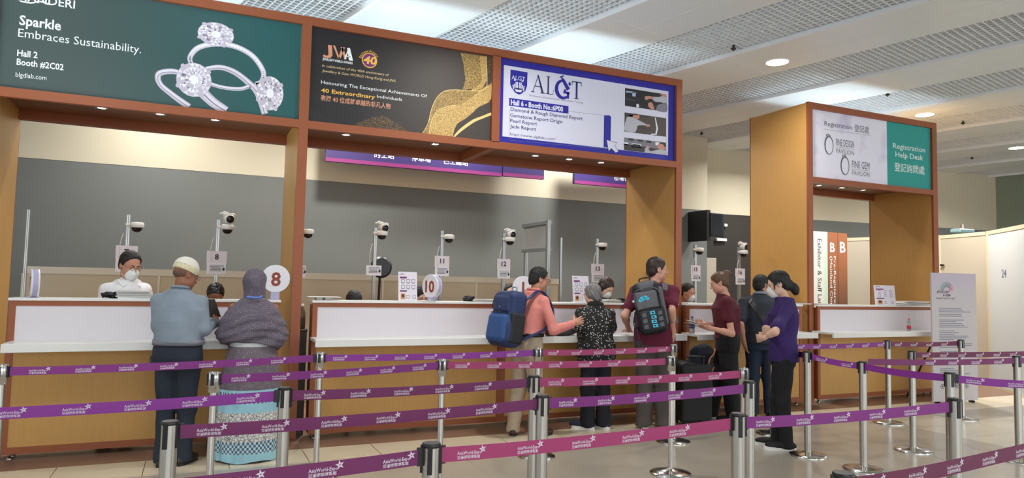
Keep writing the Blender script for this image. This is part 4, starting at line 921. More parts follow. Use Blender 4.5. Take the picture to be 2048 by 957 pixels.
M_CLEAR = mat('clear_bottle', (206, 208, 210), .08, trans=.75); M_RED = mat('red_plastic', (186, 34, 48), .4); M_BLUEL = mat('blue_label', (38, 52, 128), .4)
p = at(1818, 664, 6.66); bottle(p[0], 6.66, .954, .17, M_CLEAR, M_RED, M_RED, 'small water bottle with red cap and label on the help desk shelf')
p = at(1384, 650, 6.66); bottle(p[0], 6.66, .954, .2, M_CLEAR, M_BLUEL, M_BLUEL, 'water bottle with blue label behind the dark red woman\'s papers', (.3, .6))
bottle(.965, 7.2, 1.012, .24, mat('smoky_bottle', (120, 112, 92), .15, trans=.3), M_WHITEP, mat('olive_label', (96, 88, 68), .5), 'bottle with white cap on the dark cabinet')
# wall monitor
q = at(1425, 450, 10.25); t = empty('wall_monitor', (q[0], 10.25, q[2]-.3), 'black monitor hung at the corner of the grey wall', 'monitor')
x0 = at(1409, 450, 10.3)[0]; x1 = at(1450, 450, 10.1)[0]; z1 = at(1425, 427, 10.2)[2]; z0 = at(1425, 474, 10.2)[2]
m = MB(); m.rbox((x0, 10.12, z0), (x1, 10.2, z1), M_BLACKP, .01); m.build('screen_case', t); m = MB(); m.box((x0+.03, 10.117, z0+.03), (x1-.05, 10.12, z1-.03), mat('dark_screen', (12, 12, 15), .15)); m.build('screen', t)
m = MB(); m.box((x0-.07, 10.15, z0-.08), (x0+.01, 10.69, z1+.05), M_BLACKP); m.build('wall_bracket', t)
for px, py, w, lb in ((1451, 451, .04, 'small white sensor on the dark brown wall'), (1443, 480, .13, 'white switch strip on the dark brown wall')):
    q = at(px, py, 11.33); m = MB(); m.rbox(q+(-w, -.02, -.03), q+(w, .03, .03), M_WHITEP, .006); tag(m.build('wall_fitting'), lb, 'wall fitting')
a = at(1413, 516, 10.9); c = at(1433, 516, 10.9); m = MB(); m.rbox((a[0], 10.9, 0), (c[0], 10.94, a[2]), M_PART, .006); tag(m.build('leaning_board'), 'beige board standing against the dark brown wall', 'board')
c = at(762, 535, 7.9); m = MB(); m.lathe((c[0], 7.9, c[2]), [(.001, -.04), (.1, -.035), (.125, -.01), (.125, .01), (.1, .035)], M_BLACKP, 36, axis=(0, -1, 0)); m.tube([(c[0], 7.93, c[2]), (c[0], 7.98, 1.1), (c[0], 7.98, .02)], .015, M_BLACKP, 8); m.lathe((c[0], 7.98, 0), [(.16, 0), (.16, .02), (.02, .03)], M_BLACKP, 28)
tag(m.build('pedestal_fan'), 'black round fan head behind the notice card left of the flyer', 'fan')
# tall notice board
a = np.array([9.08, 6.3]); c = np.array([9.86, 6.2]); M_NOTICE = gradient_mat('notice_lilac', (192, 186, 188), (186, 172, 192), 1.3, 1.9, 'Z')
u = np.array([*(c-a), 0]); wN = np.linalg.norm(u); u /= wN; hN = float(at(1843, 545, 6.3)[2]); pl = Plane((*a, .03), u, (0, 0, 1)); hN -= .03
t = empty('notice_board', ((a[0]+c[0])/2, (a[1]+c[1])/2, 0), 'tall lilac white notice board standing right of the help desk', 'notice board')
m = MB(); V = [pl.p(x, y, d) for d in (0, -.025) for y in (0, hN) for x in (0, wN)]; m.add(V, [(0, 1, 3, 2), (4, 6, 7, 5), (0, 4, 5, 1), (2, 3, 7, 6), (0, 2, 6, 4), (1, 5, 7, 3)], M_NOTICE)
mb = m; cx, cy = wN*.33, hN*.86
for k in range(13):
    q = math.radians(8+k*13.6); cc = mat('fan_ray_%d' % (k//3), ((206, 70, 96), (110, 96, 120), (70, 130, 120), (60, 140, 120), (90, 100, 110))[min(4, k//3)], .5)
    band(m, pl, [(cx+.05*math.cos(q), cy+.05*math.sin(q)), (cx+.125*math.cos(q), cy+.125*math.sin(q))], .009, cc, .001)
text(m, pl, 'JEWELLERY', cx-.06, cy-.03, M_DKINK, cap=.032, align='C', bold=.015); text(m, pl, '& GEM', cx, cy-.075, M_DKINK, cap=.032, align='C', bold=.015); text(m, pl, 'WORLD HONG KONG', cx-.02, cy-.115, M_DKINK, cap=.024, align='C')
R = random.Random(11); y = hN*.72; blocks = [(3, .02), (2, .05), (5, .05), (6, .055), (3, .06), (4, .06), (3, .05), (5, .05)]
for n_, gap in blocks:
    for j in range(n_): rect(m, pl, wN*.15, y, wN*(.15+R.uniform(.3, .74)), y+.009, M_GREYINK, .001); y -= .0235
    y -= gap*.6
for k in range(6): x = wN*.2+k*.085; band(m, pl, [(x+.03*math.cos(q), .2+.03*math.sin(q)) for q in np.linspace(0, 6.28, 16, endpoint=False)], .006, M_DKINK, .001, True); disc(m, pl, x, .2, .014, .014, M_DKINK, .001, 6)
m.build('printed_board', t)
for s in (.12, .88):
    p = pl.p(wN*s, .9, -.025); q = pl.p(wN*s+(.12 if s > .5 else -.02), -.03, -.5); k = MB(); k.tube([p, q+(0, 0, .02)], .014, M_BLACKP, 8); k.build('rear_leg', t)
    k = MB(); k.tube([pl.p(wN*s, -.015, .02), pl.p(wN*s, -.015, -.06)], .015, M_BLACKP, 8); k.build('foot', t)
# ------------------------------------------------------------------ bodies: signed distance shapes turned into one continuous surface
def smin(a, b, k):
    h = np.clip(.5+.5*(b-a)/k, 0, 1); return b+(a-b)*h-k*h*(1-h)
class Field:
    def __init__(s): s.ops = []; s.lo = np.full(3, 9e9); s.hi = np.full(3, -9e9)
    def put(s, fn, lo, hi, k, mode='u'):
        lo = np.asarray(lo, float); hi = np.asarray(hi, float); s.ops.append((fn, lo-k-.02, hi+k+.02, k, mode))
        if mode == 'u': s.lo = np.minimum(s.lo, lo); s.hi = np.maximum(s.hi, hi)
        return s
    def cone(s, a, b, ra, rb, k=.015, mode='u'):
        a = np.asarray(a, float); b = np.asarray(b, float); d = b-a; L2 = d@d+1e-9; r = max(ra, rb)
        def fn(P):
            q = P-a; t = np.clip((q@d)/L2, 0, 1); return np.linalg.norm(q-t[..., None]*d, axis=-1)-(ra+(rb-ra)*t)
        return s.put(fn, np.minimum(a, b)-r, np.maximum(a, b)+r, k, mode)
    def chain(s, pts, rad, k=.015, mode='u'):
        for i in range(len(pts)-1): s.cone(pts[i], pts[i+1], rad[i], rad[i+1], k, mode)
        return s
    def ell(s, c, r, R=None, k=.015, mode='u'):
        "ellipsoid with radii r along the rows of R"
        c = np.asarray(c, float); r = np.asarray(r, float); R = np.eye(3) if R is None else np.asarray(R)
        def fn(P):
            q = (P-c)@R.T; k0 = np.linalg.norm(q/r, axis=-1); k1 = np.linalg.norm(q/(r*r), axis=-1)+1e-9; return k0*(k0-1)/k1
        m = r.max(); return s.put(fn, c-m, c+m, k, mode)
    def loft(s, st, R, k=.02, n=2.3, mode='u'):
        """stack of oval sections; st rows (x,y,z centre, half width, half depth); R rows = right, forward, up"""
        st = np.asarray(st, float); st = st[np.argsort(st[:, 2])]; R = np.asarray(R); zs = st[:, 2]
        def fn(P):
            z = P[..., 2]; zc = np.clip(z, zs[0], zs[-1])
            cx = np.interp(zc, zs, st[:, 0]); cy = np.interp(zc, zs, st[:, 1]); a = np.interp(zc, zs, st[:, 3]); b = np.interp(zc, zs, st[:, 4])
            dx = P[..., 0]-cx; dy = P[..., 1]-cy; u = np.abs(dx*R[0][0]+dy*R[0][1])/a; v = np.abs(dx*R[1][0]+dy*R[1][1])/b
            rr_ = (u**n+v**n)**(1/n)+1e-6; d = (rr_-1)*np.minimum(np.hypot(dx, dy)/rr_*1.0+1e-4, np.maximum(a, b)); d = np.where(rr_ < .25, (rr_-1)*np.minimum(a, b), d)
            e = np.maximum(z-zs[-1], zs[0]-z); return np.where(e > 0, np.sqrt(np.maximum(d, 0)**2+e**2)*np.where(d < 0, 1, 1), np.maximum(d, e))
        m = max(st[:, 3].max(), st[:, 4].max()); return s.put(fn, st[:, :3].min(0)-[m, m, 0], st[:, :3].max(0)+[m, m, 0], k, mode)
    def half(s, p, n):
        "keep only the side of the plane the normal n points away from"
        p = np.asarray(p, float); n = np.asarray(n, float); n = n/np.linalg.norm(n); s.ops.append((lambda P: (P-p)@n, None, None, 0, 'i')); return s
    def warp(s, fn): s.ops.append((fn, None, None, 0, 'w')); return s
    def evaluate(s, lo, hi, h):
        n = np.maximum(2, np.ceil((hi-lo)/h).astype(int)+1); ax = [lo[i]+h*np.arange(n[i]) for i in range(3)]
        D = np.full(n, 1., dtype=np.float32)
        for fn, a, b, k, mode in s.ops:
            if a is None: sl = (slice(None),)*3
            else:
                i0 = np.clip(np.floor((a-lo)/h).astype(int), 0, n); i1 = np.clip(np.ceil((b-lo)/h).astype(int)+1, 0, n)
                if (i1 <= i0).any(): continue
                sl = tuple(slice(i0[i], i1[i]) for i in range(3))
            P = np.stack(np.meshgrid(*[ax[i][sl[i]] for i in range(3)], indexing='ij'), -1); v = fn(P)
            if mode == 'u': D[sl] = smin(D[sl], v, k) if k else np.minimum(D[sl], v)
            elif mode == 's': D[sl] = -smin(-D[sl], v, k) if k else np.maximum(D[sl], -v)
            elif mode == 'i': D[sl] = np.maximum(D[sl], v)
            elif mode == 'w': D[sl] = D[sl]+v
        return D
    def mesh(s, h, lo=None, hi=None):
        lo = s.lo-3*h-.02 if lo is None else np.asarray(lo, float); hi = s.hi+3*h+.02 if hi is None else np.asarray(hi, float)
        return surface_net(s.evaluate(lo, hi, h), lo, h)
def surface_net(D, lo, h):
    S = D < 0; nx, ny, nz = D.shape; cnt = np.zeros((nx-1, ny-1, nz-1), np.float32); acc = np.zeros((nx-1, ny-1, nz-1, 3), np.float32)
    def blk(a, i, j, k): return a[i:nx-1+i, j:ny-1+j, k:nz-1+k]
    for ax in range(3):
        o = [q for q in range(3) if q != ax]
        for u in (0, 1):
            for v in (0, 1):
                c0 = [0, 0, 0]; c0[o[0]] = u; c0[o[1]] = v; c1 = list(c0); c1[ax] = 1
                x = blk(S, *c0) != blk(S, *c1); d0 = blk(D, *c0)[x]; d1 = blk(D, *c1)[x]; t = d0/(d0-d1)
                cnt[x] += 1; p = np.zeros((len(t), 3), np.float32); p[:, ax] = t; p[:, o[0]] = u; p[:, o[1]] = v; acc[x] += p
    act = cnt > 0; idx = np.full(act.shape, -1, np.int64); idx[act] = np.arange(act.sum())
    ijk = np.argwhere(act); V = lo+h*(ijk+acc[act]/cnt[act][:, None]); F = []
    for ax in range(3):
        o1, o2 = (ax+1) % 3, (ax+2) % 3; sl0 = [slice(None)]*3; sl1 = [slice(None)]*3; sl0[ax] = slice(0, -1); sl1[ax] = slice(1, None)
        a = S[tuple(sl0)]; b = S[tuple(sl1)]; e = np.argwhere(a != b); e = e[(e[:, o1] > 0) & (e[:, o2] > 0) & (e[:, o1] < D.shape[o1]-1) & (e[:, o2] < D.shape[o2]-1)]
        if not len(e): continue
        inside = a[tuple(e.T)]; q = []
        for d1, d2 in ((0, 0), (-1, 0), (-1, -1), (0, -1)):
            f = e.copy(); f[:, o1] += d1; f[:, o2] += d2; q.append(idx[tuple(f.T)])
        q = np.stack(q, 1); q[~inside] = q[~inside][:, ::-1]; F.append(q)
    F = np.concatenate(F) if F else np.zeros((0, 4), int); return V, F[(F >= 0).all(1)]
def folds(amp, seed, sx=14, sz=9, slant=3.):
    "soft cloth folds"
    R = random.Random(seed); ph = [R.uniform(0, 6.28) for _ in range(6)]
    def fn(P):
        x, y, z = P[..., 0], P[..., 1], P[..., 2]
        w = .9*np.sin(7*x+5*z+ph[0])+.9*np.sin(6*y-6*z+ph[1])
        return amp*(np.sin(sz*z*2.2+slant*(x*3+y*2)+w+ph[2])*.5+np.sin(sx*x+sz*.7*z+w*1.3+ph[3])*.35+np.sin(sx*y-sz*z*.8+ph[4]+w)*.35)
    return fn
def rotx(f, u, deg):
    "turn unit vectors f towards u"
    a = math.radians(deg); return f*math.cos(a)+u*math.sin(a), u*math.cos(a)-f*math.sin(a)
UP = np.array([0, 0, 1.])
def yawv(deg): a = math.radians(deg); return np.array([-math.sin(a), math.cos(a), 0.])   # 0 = away from the camera, 90 = to the left
def skin_mat(name, rgb): return mat(name, rgb, .55, noise=(14, .05, 3))
def build_mesh(name, parent, parts, m, smooth=True, extra=None):
    b = MB()
    for V, F in parts: b.add(V, F, m, smooth)
    if extra: extra(b)
    return b.build(name, parent)
def head_field(f, c, fw, rt, up, s=1., ear=True, nose=1., jaw=1.):
    "head centred at c (middle of the skull) looking along fw"
    R = np.array([rt, fw, up]); p = lambda x, y, z: c+(rt*x+fw*y+up*z)*s
    f.ell(p(0, -.012, .03), np.array([.074, .095, .085])*s, R, .01)
    f.ell(p(0, .022, -.03), np.array([.062, .07, .075])*s, R, .03)
    f.ell(p(0, .054, -.084), np.array([.036*jaw, .036, .03])*s, R, .03)
    for sx in (-1, 1):
        f.ell(p(sx*.038, .05, -.035), np.array([.026, .026, .03])*s, R, .02)
        f.ell(p(sx*.045, .01, -.07), np.array([.02*jaw, .04, .028])*s, R, .03)
        f.ell(p(sx*.03, .092, .006), np.array([.017, .013, .011])*s, R, .008, 's')
        f.ell(p(sx*.03, .082, .005), np.array([.0145, .012, .011])*s, R, .002)
        f.ell(p(sx*.03, .083, .024), np.array([.024, .01, .007])*s, R, .01)
        if ear:
            f.ell(p(sx*.076, -.008, -.006), np.array([.009, .02, .031])*s, R, .006); f.ell(p(sx*.083, -.003, -.004), np.array([.006, .010, .018])*s, R, .004, 's')
    f.cone(p(0, .086, .012), p(0, .105*nose, -.028), .008*s, .0125*s, .010)
    for sx in (-1, 1): f.ell(p(sx*.011, .095*nose, -.031), np.array([.008, .010, .007])*s, R, .006)
    f.ell(p(0, .088, -.056), np.array([.023, .010, .006])*s, R, .006); f.ell(p(0, .085, -.067), np.array([.02, .010, .007])*s, R, .006)
    f.ell(p(0, .098, -.0615), np.array([.022, .006, .0018])*s, R, .002, 's')
    return p
def hand_field(f, w, d, n, side, s=1., curl=(.3, .3, .3, .3), spread=.10, thumb=.6):
    """hand from the wrist w along d, palm facing n; side=+1 puts the thumb on d x n"""
    d = d/np.linalg.norm(d); n = n-d*(n@d); n /= np.linalg.norm(n); t = np.cross(d, n)*side
    P = lambda a, b, c: w+(d*a+t*b+n*c)*s
    R = np.array([d, t, n]); f.ell(P(.045, 0, 0), np.array([.052, .04, .0155])*s, R, .01); f.cone(P(-.03, 0, 0), P(.02, 0, 0), .026*s, .025*s, .02)
    f.ell(P(.03, .022, .006), np.array([.03, .017, .016])*s, R, .012)
    for i, (b, L) in enumerate(((.029, .072), (.010, .080), (-.010, .074), (-.028, .058))):
        a = P(.082, b, 0); ang = spread*(1.5-i)*.7; dd = d*math.cos(ang)+t*math.sin(ang); c = curl[i]; pts = [a]; tot = 0
        for j, fr in enumerate((.45, .31, .24)):
            tot += c*(1., 1.2, .9)[j]; v = dd*math.cos(tot)+n*math.sin(tot); pts.append(pts[-1]+v*L*fr*s)
        f.chain(pts, [.0095*s, .0088*s, .0082*s, .007*s], .004)
    a = P(.018, .03, .008); v = d*math.cos(thumb)+t*math.sin(thumb); v = v+n*.25; v /= np.linalg.norm(v); b = a+v*.04*s; v2 = v+d*.35+n*.15; v2 /= np.linalg.norm(v2)
    f.chain([P(.012, .018, .006), a, b, b+v2*.03*s], [.015*s, .0125*s, .0105*s, .0085*s], .006)
class Person:
    """x,y = where the hips stand; ht = height; face = turn of the body; lean = forward lean of the trunk (m at the shoulders)"""
    def __init__(s, x, y, ht, face, label, skin, w=1., dpt=1., lean=0., head=0., pitch=0., roll=0., neckfwd=.02, side=0., zoff=0., group=None, cat='person', hs=1.):
        s.t = empty('person', (x, y, 0), label, cat, group); s.ht = ht; s.w = w; s.dpt = dpt; s.skin = skin
        s.fw = yawv(face); s.rt = np.cross(s.fw, UP); s.o = np.array([x, y, zoff]); s.lean = lean; s.z = lambda k: k*ht
        s.face = face; s.side = side; s.B = Field(); s.fine = []
        H = ht; s.sh = {}; s.hip = {}
        s.neck = s.P(side, lean+.0, .845*H)
        hf = yawv(face+head); s.hfw, s.hup = rotx(hf, UP, -pitch); s.hrt = np.cross(s.hfw, s.hup)
        if roll: s.hrt, s.hup = rotx(s.hrt, s.hup, roll)
        s.hs = H/1.74*.99*hs if H > 1.45 else .9*hs
        s.hc = s.neck+UP*(.075*H+.01)+s.fw*neckfwd+hf*.028-hf*.0
        for k, sg in (('L', -1), ('R', 1)):
            s.sh[k] = s.P(side+sg*.098*H*w, lean-.005, .79*H); s.hip[k] = s.P(sg*.05*H, 0, .5*H)
    def P(s, r, f, z): return s.o+s.rt*r+s.fw*f+UP*z
    def D(s, r, f, z): return s.rt*r+s.fw*f+UP*z
    def R(s): return np.array([s.rt, s.fw, UP])
    def trunk(s, g=0., z0=.45, z1=.845, belly=0., bust=0., hipw=1., k=.02, waist=1., n=2.3, sh=1.):
        H, w, d, ln = s.ht, s.w, s.dpt, s.lean
        rows = [(.45, .088*hipw, .062, 0), (.52, .098*hipw, .068, 0), (.57, .095*hipw, .066, .05), (.63, .088*waist, .06+belly, .2), (.70, .092*(waist+1)/2, .064+belly*.6+bust*.4, .45), (.755, .098, .064+bust, .7), (.80, .080*sh, .052, .92), (.825, .052*sh, .042, 1.), (.852, .036, .034, 1.)]
        st = []
        zz = [r[0] for r in rows]
        for zf in sorted({z0, z1, *[q for q in zz if z0 < q < z1]}):
            a, b, q = (np.interp(zf, zz, [r[i] for r in rows]) for i in (1, 2, 3)); off = q*ln+(belly*.5*H if .6 < zf < .68 else 0)*.6+(bust*.35*H if .72 < zf < .78 else 0)
            c = s.P(s.side*q, off, zf*H); st.append((*c, a*H*w+g, b*H*d+g))
        return st
    def arm(s, k, el, wr): s.__dict__.setdefault('arms', {})[k] = (s.sh[k], np.asarray(el, float), np.asarray(wr, float)); return s
    def leg(s, k, kn, an): s.__dict__.setdefault('legs', {})[k] = (s.hip[k], np.asarray(kn, float), np.asarray(an, float)); return s
    def stand(s, L=(-.1, 0), R=(.1, 0), bend=.02):
        for k, q in (('L', L), ('R', R)):
            an = s.P(q[0], q[1]-.02, .06); kn = (s.hip[k]+an)/2+s.fw*bend+UP*.0; s.leg(k, kn, an)
    def body(s, hands=None, legs=True, thin=1., beard=None, neckr=1., nose=1., jaw=1., ear=True, res=.010):
        f = s.B; H = s.ht; u = H/1.74
        f.loft(s.trunk(-.018, .5), s.R(), .02)
        f.cone(s.neck-UP*.03*u, s.hc-s.hfw*.012-s.hup*.05*s.hs, .058*u*neckr, .052*u*neckr, .025)
        head_field(f, s.hc, s.hfw, s.hrt, s.hup, s.hs*1.04, nose=nose, jaw=jaw, ear=ear)
        R_ = s.hs*.145; s.fine.append((s.hc-R_, s.hc+R_, .0042))
        for k, (a, b, c) in getattr(s, 'arms', {}).items(): f.chain([a, b, c], [.047*u*thin, .036*u*thin, .025*u*thin], .02); f.cone(b, b+(c-b)*.35, .037*u*thin, .038*u*thin, .02)
        if legs:
            for k, (a, b, c) in getattr(s, 'legs', {}).items(): f.chain([a, b, c], [.078*u, .05*u, .036*u], .02); f.chain([c, c+s.fw*.13-UP*.03], [.032, .028], .02)
        for k, (d, n, sd, curl, kw) in (hands or {}).items():
            w = s.arms[k][2]; d = np.asarray(d, float); d /= np.linalg.norm(d); hand_field(f, w+d*.012, d, np.asarray(n, float), sd, .98*u, curl, **kw); c = w+d*.09; s.fine.append((c-.125, c+.125, .0036))
        V, F = f.mesh(res); parts = []; keep = np.ones(len(F), bool); C = V[F].mean(1)
        for lo, hi, h in s.fine: keep &= ~((C > lo+res*.6) & (C < hi-res*.6)).all(1)
        parts.append((V, F[keep]))
        for lo, hi, h in s.fine: parts.append(f.mesh(h, lo, hi))
        e = s.hp
        o = build_mesh('body', s.t, parts, s.skin); s.bodyobj = o; return o
    def hp(s, x, y, z): return s.hc+(s.hrt*x+s.hfw*y+s.hup*z)*s.hs*1.04
    def face_parts(s, brow=(40, 30, 26), lips=(150, 90, 84), eyes=True):
        if eyes:
            for sx in (-1, 1):
                m = MB(); c = s.hp(sx*.03, .0875, .005); m.lathe(c-s.hfw*.006*s.hs, [(.001, -.0085), (.006, -.006), (.0085, 0), (.006, .006), (.001, .0085)], mat('eye_white', (210, 204, 198), .3), 14, axis=s.hfw)
                m.lathe(c-s.hfw*.0065*s.hs, [(.0045, .0075), (.001, .0092)], mat('iris_dark', (34, 24, 20), .2), 12, axis=s.hfw); m.build('eye', s.t)
        for sx in (-1, 1):
            m = MB(); m.tube([s.hp(sx*.013, .0935, .022), s.hp(sx*.03, .0945, .0275), s.hp(sx*.047, .0835, .022)], [.003, .0042, .002], mat('brow_%d' % brow[0], brow, .8), 6); m.build('eyebrow', s.t)
        if lips:
            m = MB(); m.tube([s.hp(-.019, .0885, -.0615), s.hp(-.006, .098, -.0595), s.hp(.006, .098, -.0595), s.hp(.019, .0885, -.0615)], [.002, .0038, .0038, .002], mat('lip_%d' % lips[0], lips, .5), 8); m.build('lips', s.t)
    def glasses(s, m, drop=0.):
        b = MB()
        for sx in (-1, 1):
            pts = [s.hp(sx*.031+.021*math.cos(a), .108, .004-drop+.015*math.sin(a)) for a in np.linspace(0, 2*math.pi, 17)]; b.tube(pts, .0016, m, 6, caps=False)
            b.tube([s.hp(sx*.052, .107, .008-drop), s.hp(sx*.074, .085, .009), s.hp(sx*.083, .0, .012)], .0016, m, 6)
        b.tube([s.hp(-.011, .109, .006-drop), s.hp(.011, .109, .006-drop)], .0016, m, 6); b.build('glasses', s.t)
    def mask(s, m):
        f = Field(); R = np.array([s.hrt, s.hfw, s.hup]); h = s.hs*1.04
        f.ell(s.hp(0, .042, -.05), np.array([.060, .072, .060])*h, R, .01); f.cone(s.hp(0, .094, -.012), s.hp(0, .1, -.04), .010*h, .016*h, .02); f.ell(s.hp(0, .055, -.085), np.array([.05, .05, .045])*h, R, .02)
        f.half(s.hp(0, .0, -.012)+s.hfw*0, s.hup*1.-s.hfw*.12); f.half(s.hp(0, .018, 0), -s.hfw); f.half(s.hp(0, 0, -.118), -s.hup)
        V, F = f.mesh(.005); b = MB(); b.add(V, F, m, True)
        for sx in (-1, 1):
            for z0, z1 in ((-.02, .012), (-.095, -.032)): b.tube([s.hp(sx*.058, .05, z0), s.hp(sx*.076, .018, (z0+z1)/2), s.hp(sx*.083, -.004, z1)], .0018, m, 6)
        b.build('face_mask', s.t)
    def hair(s, m, fn, res=.0055, name='hair', warp=None):
        "fn(field, hp, R, scale) fills the hair field"
        f = Field(); fn(f, s.hp, np.array([s.hrt, s.hfw, s.hup]), s.hs*1.04)
        f.warp(warp or (lambda P: .0022*np.sin(150*P[..., 0]+40*P[..., 2])*np.sin(130*P[..., 1]+60*P[..., 2])))
        V, F = f.mesh(res); return build_mesh(name, s.t, [(V, F)], m)
    def cloth(s, name, m, field, res=.009, fold=.004, seed=1, parent=None, **kw):
        if fold: field.warp(folds(fold, seed, **kw))
        V, F = field.mesh(res); return build_mesh(name, parent or s.t, [(V, F)], m)
    def sleeve(s, f, k, frac, r0, r1, k_=.035, long=False):
        "sleeve round arm k; frac of the upper arm (short) or forearm (long)"
        a, b, c = s.arms[k]; u = s.ht/1.74
        f.cone(s.neck-UP*.035*u-s.fw*.01, a+UP*.012*u, .05*u, r0*u*.86, .03)
        if long: e = b+(c-b)*frac; f.chain([a, b, e], [r0*u, (r0*.55+r1*.45)*u, r1*u], k_); f.cone(e-(c-b)/np.linalg.norm(c-b)*.015, e, (r1+.003)*u, (r1+.004)*u, .004)
        else: f.cone(a, a+(b-a)*frac, r0*u, r1*u, k_)
    def trousers(s, m, top=.6, r=(.092, .062, .052), seed=3, fold=.005, hem=.03, hipw=1.04, flare=1., crease=None, z1=None):
        f = Field(); H = s.ht; u = H/1.74
        f.loft([q for q in s.trunk(.014, .465, top, hipw=hipw)], s.R(), .03)
        for k, (a, b, c) in s.legs.items():
            e = c.copy(); e[2] = hem+.04+s.o[2]; dn = (e-b)/np.linalg.norm(e-b)
            f.chain([a-UP*.02, b, e], [r[0]*u, r[1]*u, r[2]*u], .025)
            f.cone(e, e-UP*.035, r[2]*u, r[2]*u*1.03*flare, .01)
        f.half((0, 0, hem+s.o[2]), -UP); f.half(s.P(0, 0, top*H), UP)
        return s.cloth('trousers', m, f, .009, fold, seed, sx=9, sz=11)
    def shoes(s, m, sole, ang=(8, -8), L=.26, hgt=.075, sh=.022):
        for k, sg in (('L', 1), ('R', -1)):
            an = s.legs[k][2]; d = s.fw*math.cos(math.radians(ang[0 if k == 'L' else 1]))+s.rt*-math.sin(math.radians(ang[0 if k == 'L' else 1])); d = d/np.linalg.norm(d); r = np.cross(d, UP); g = np.array([an[0], an[1], s.o[2]])-d*.055
            q = lambda x, y, z: g+r*x+d*y+UP*z
            f = Field(); R = np.array([r, d, UP])
            f.cone(q(0, .03, .045), q(0, .06, hgt+.015), .034, .037, .02); f.ell(q(0, .06, .04), (.038, .075, .036), R, .02); f.ell(q(0, .155, .012+sh), (.05, .097, .034), R, .025); f.ell(q(0, .05, .012+sh), (.043, .08, .04), R, .02)
            f.half(q(0, 0, .014), -UP); V, F = f.mesh(.006); o = build_mesh('shoe', s.t, [(V, F)], m)
            pr = []
            for y, w_ in ((-.022, .012), (-.015, .027), (.02, .037), (.07, .036), (.12, .042), (.165, .046), (.205, .042), (.23, .028), (.24, .01)): pr.append((w_, y*L/.262))
            loop = [(w_, y) for w_, y in pr]+[(-w_, y) for w_, y in pr[::-1]]; b = MB(); n_ = len(loop)
            V = [q(x, y, z) for z, sc in ((0, .96), (sh, 1.02)) for x, y in [(x*sc, y) for x, y in loop]]
            b.add(V, [(i, (i+1) % n_, n_+(i+1) % n_, n_+i) for i in range(n_)]+[list(range(n_))[::-1], [n_+i for i in range(n_)]], sole); b.build('sole', o)
# ------------------------------------------------------------------ people
def gnd(px, py, z=0.):
    d = CF + CR*(px-1024)/FPX - CU*(py-478.5)/FPX; return CPOS+d*((z-CAM_Z)/d[2])
def dotmat(name, base, dot, scale, thr, rnd=1., rough=.75, gate=None, bumpy=0):
    m = mat(name, base, rough, bump=(30, bumpy) if bumpy else None); nd, lk, b = nodes_of(m)
    tc = nd.new('ShaderNodeTexCoord'); v = nd.new('ShaderNodeTexVoronoi'); v.inputs['Scale'].default_value = scale; v.inputs['Randomness'].default_value = rnd; lk.new(tc.outputs['Object'], v.inputs['Vector'])
    c = nd.new('ShaderNodeMath'); c.operation = 'LESS_THAN'; c.inputs[1].default_value = thr; lk.new(v.outputs['Distance'], c.inputs[0]); out = c.outputs[0]
    if gate is not None:
        sp = nd.new('ShaderNodeSeparateColor'); lk.new(v.outputs['Color'], sp.inputs[0]); g = nd.new('ShaderNodeMath'); g.operation = 'GREATER_THAN'; g.inputs[1].default_value = gate; lk.new(sp.outputs[0], g.inputs[0])
        q = nd.new('ShaderNodeMath'); q.operation = 'MULTIPLY'; lk.new(out, q.inputs[0]); lk.new(g.outputs[0], q.inputs[1]); out = q.outputs[0]
    mx = nd.new('ShaderNodeMix'); mx.data_type = 'RGBA'; mx.inputs[6].default_value = lin(base); mx.inputs[7].default_value = lin(dot); lk.new(out, mx.inputs[0]); lk.new(mx.outputs[2], b.inputs['Base Color']); return m
def clothmat(name, rgb, rough=.85, amt=.08, bump=.6): return mat(name, rgb, rough, noise=(9, amt, 4), bump=(15, bump, (1, 1, .8)))
SK_BR = skin_mat('skin_brown', (142, 92, 68)); SK_TAN = skin_mat('skin_tan', (188, 134, 108)); SK_PALE = skin_mat('skin_pale', (206, 152, 130)); SK_LIGHT = skin_mat('skin_light', (214, 172, 148))
H_BLACK = mat('black_hair', (20, 17, 17), .65, noise=(60, .3, 2, (1, 1, .2))); H_DKBR = mat('dark_brown_hair', (44, 30, 24), .5, noise=(60, .3, 2)); H_BROWN = mat('brown_hair', (92, 62, 42), .5, noise=(60, .25, 2)); H_GREY = mat('grey_hair', (112, 110, 110), .6, noise=(50, .4, 3, (1, 1, .4)))
M_MASK = mat('mask_white', (226, 230, 228), .8); M_FRAME = mat('glasses_dark', (26, 22, 22), .3); M_FRAMEM = mat('glasses_metal', (150, 150, 150), .25, .9)
M_SOLEW = mat('white_sole', (226, 226, 222), .5); M_SOLEB = mat('black_sole', (24, 24, 24), .6); M_BELTB = mat('black_leather', (26, 24, 24), .4)
def short_hair(f, hp, R, s, back=.0, front=.055, low=-.045, thick=1.):
    f.ell(hp(0, -.016, .036), np.array([.083, .102, .092])*s*thick, R, .012)
    f.ell(hp(0, -.055, -.02), np.array([.07, .058, .07])*s*thick, R, .02)
    f.half(hp(0, front, .045), (R[1]*1.0-R[2]*.55)); 
    f.half(hp(0, -.035, low), -R[2]+R[1]*.75)
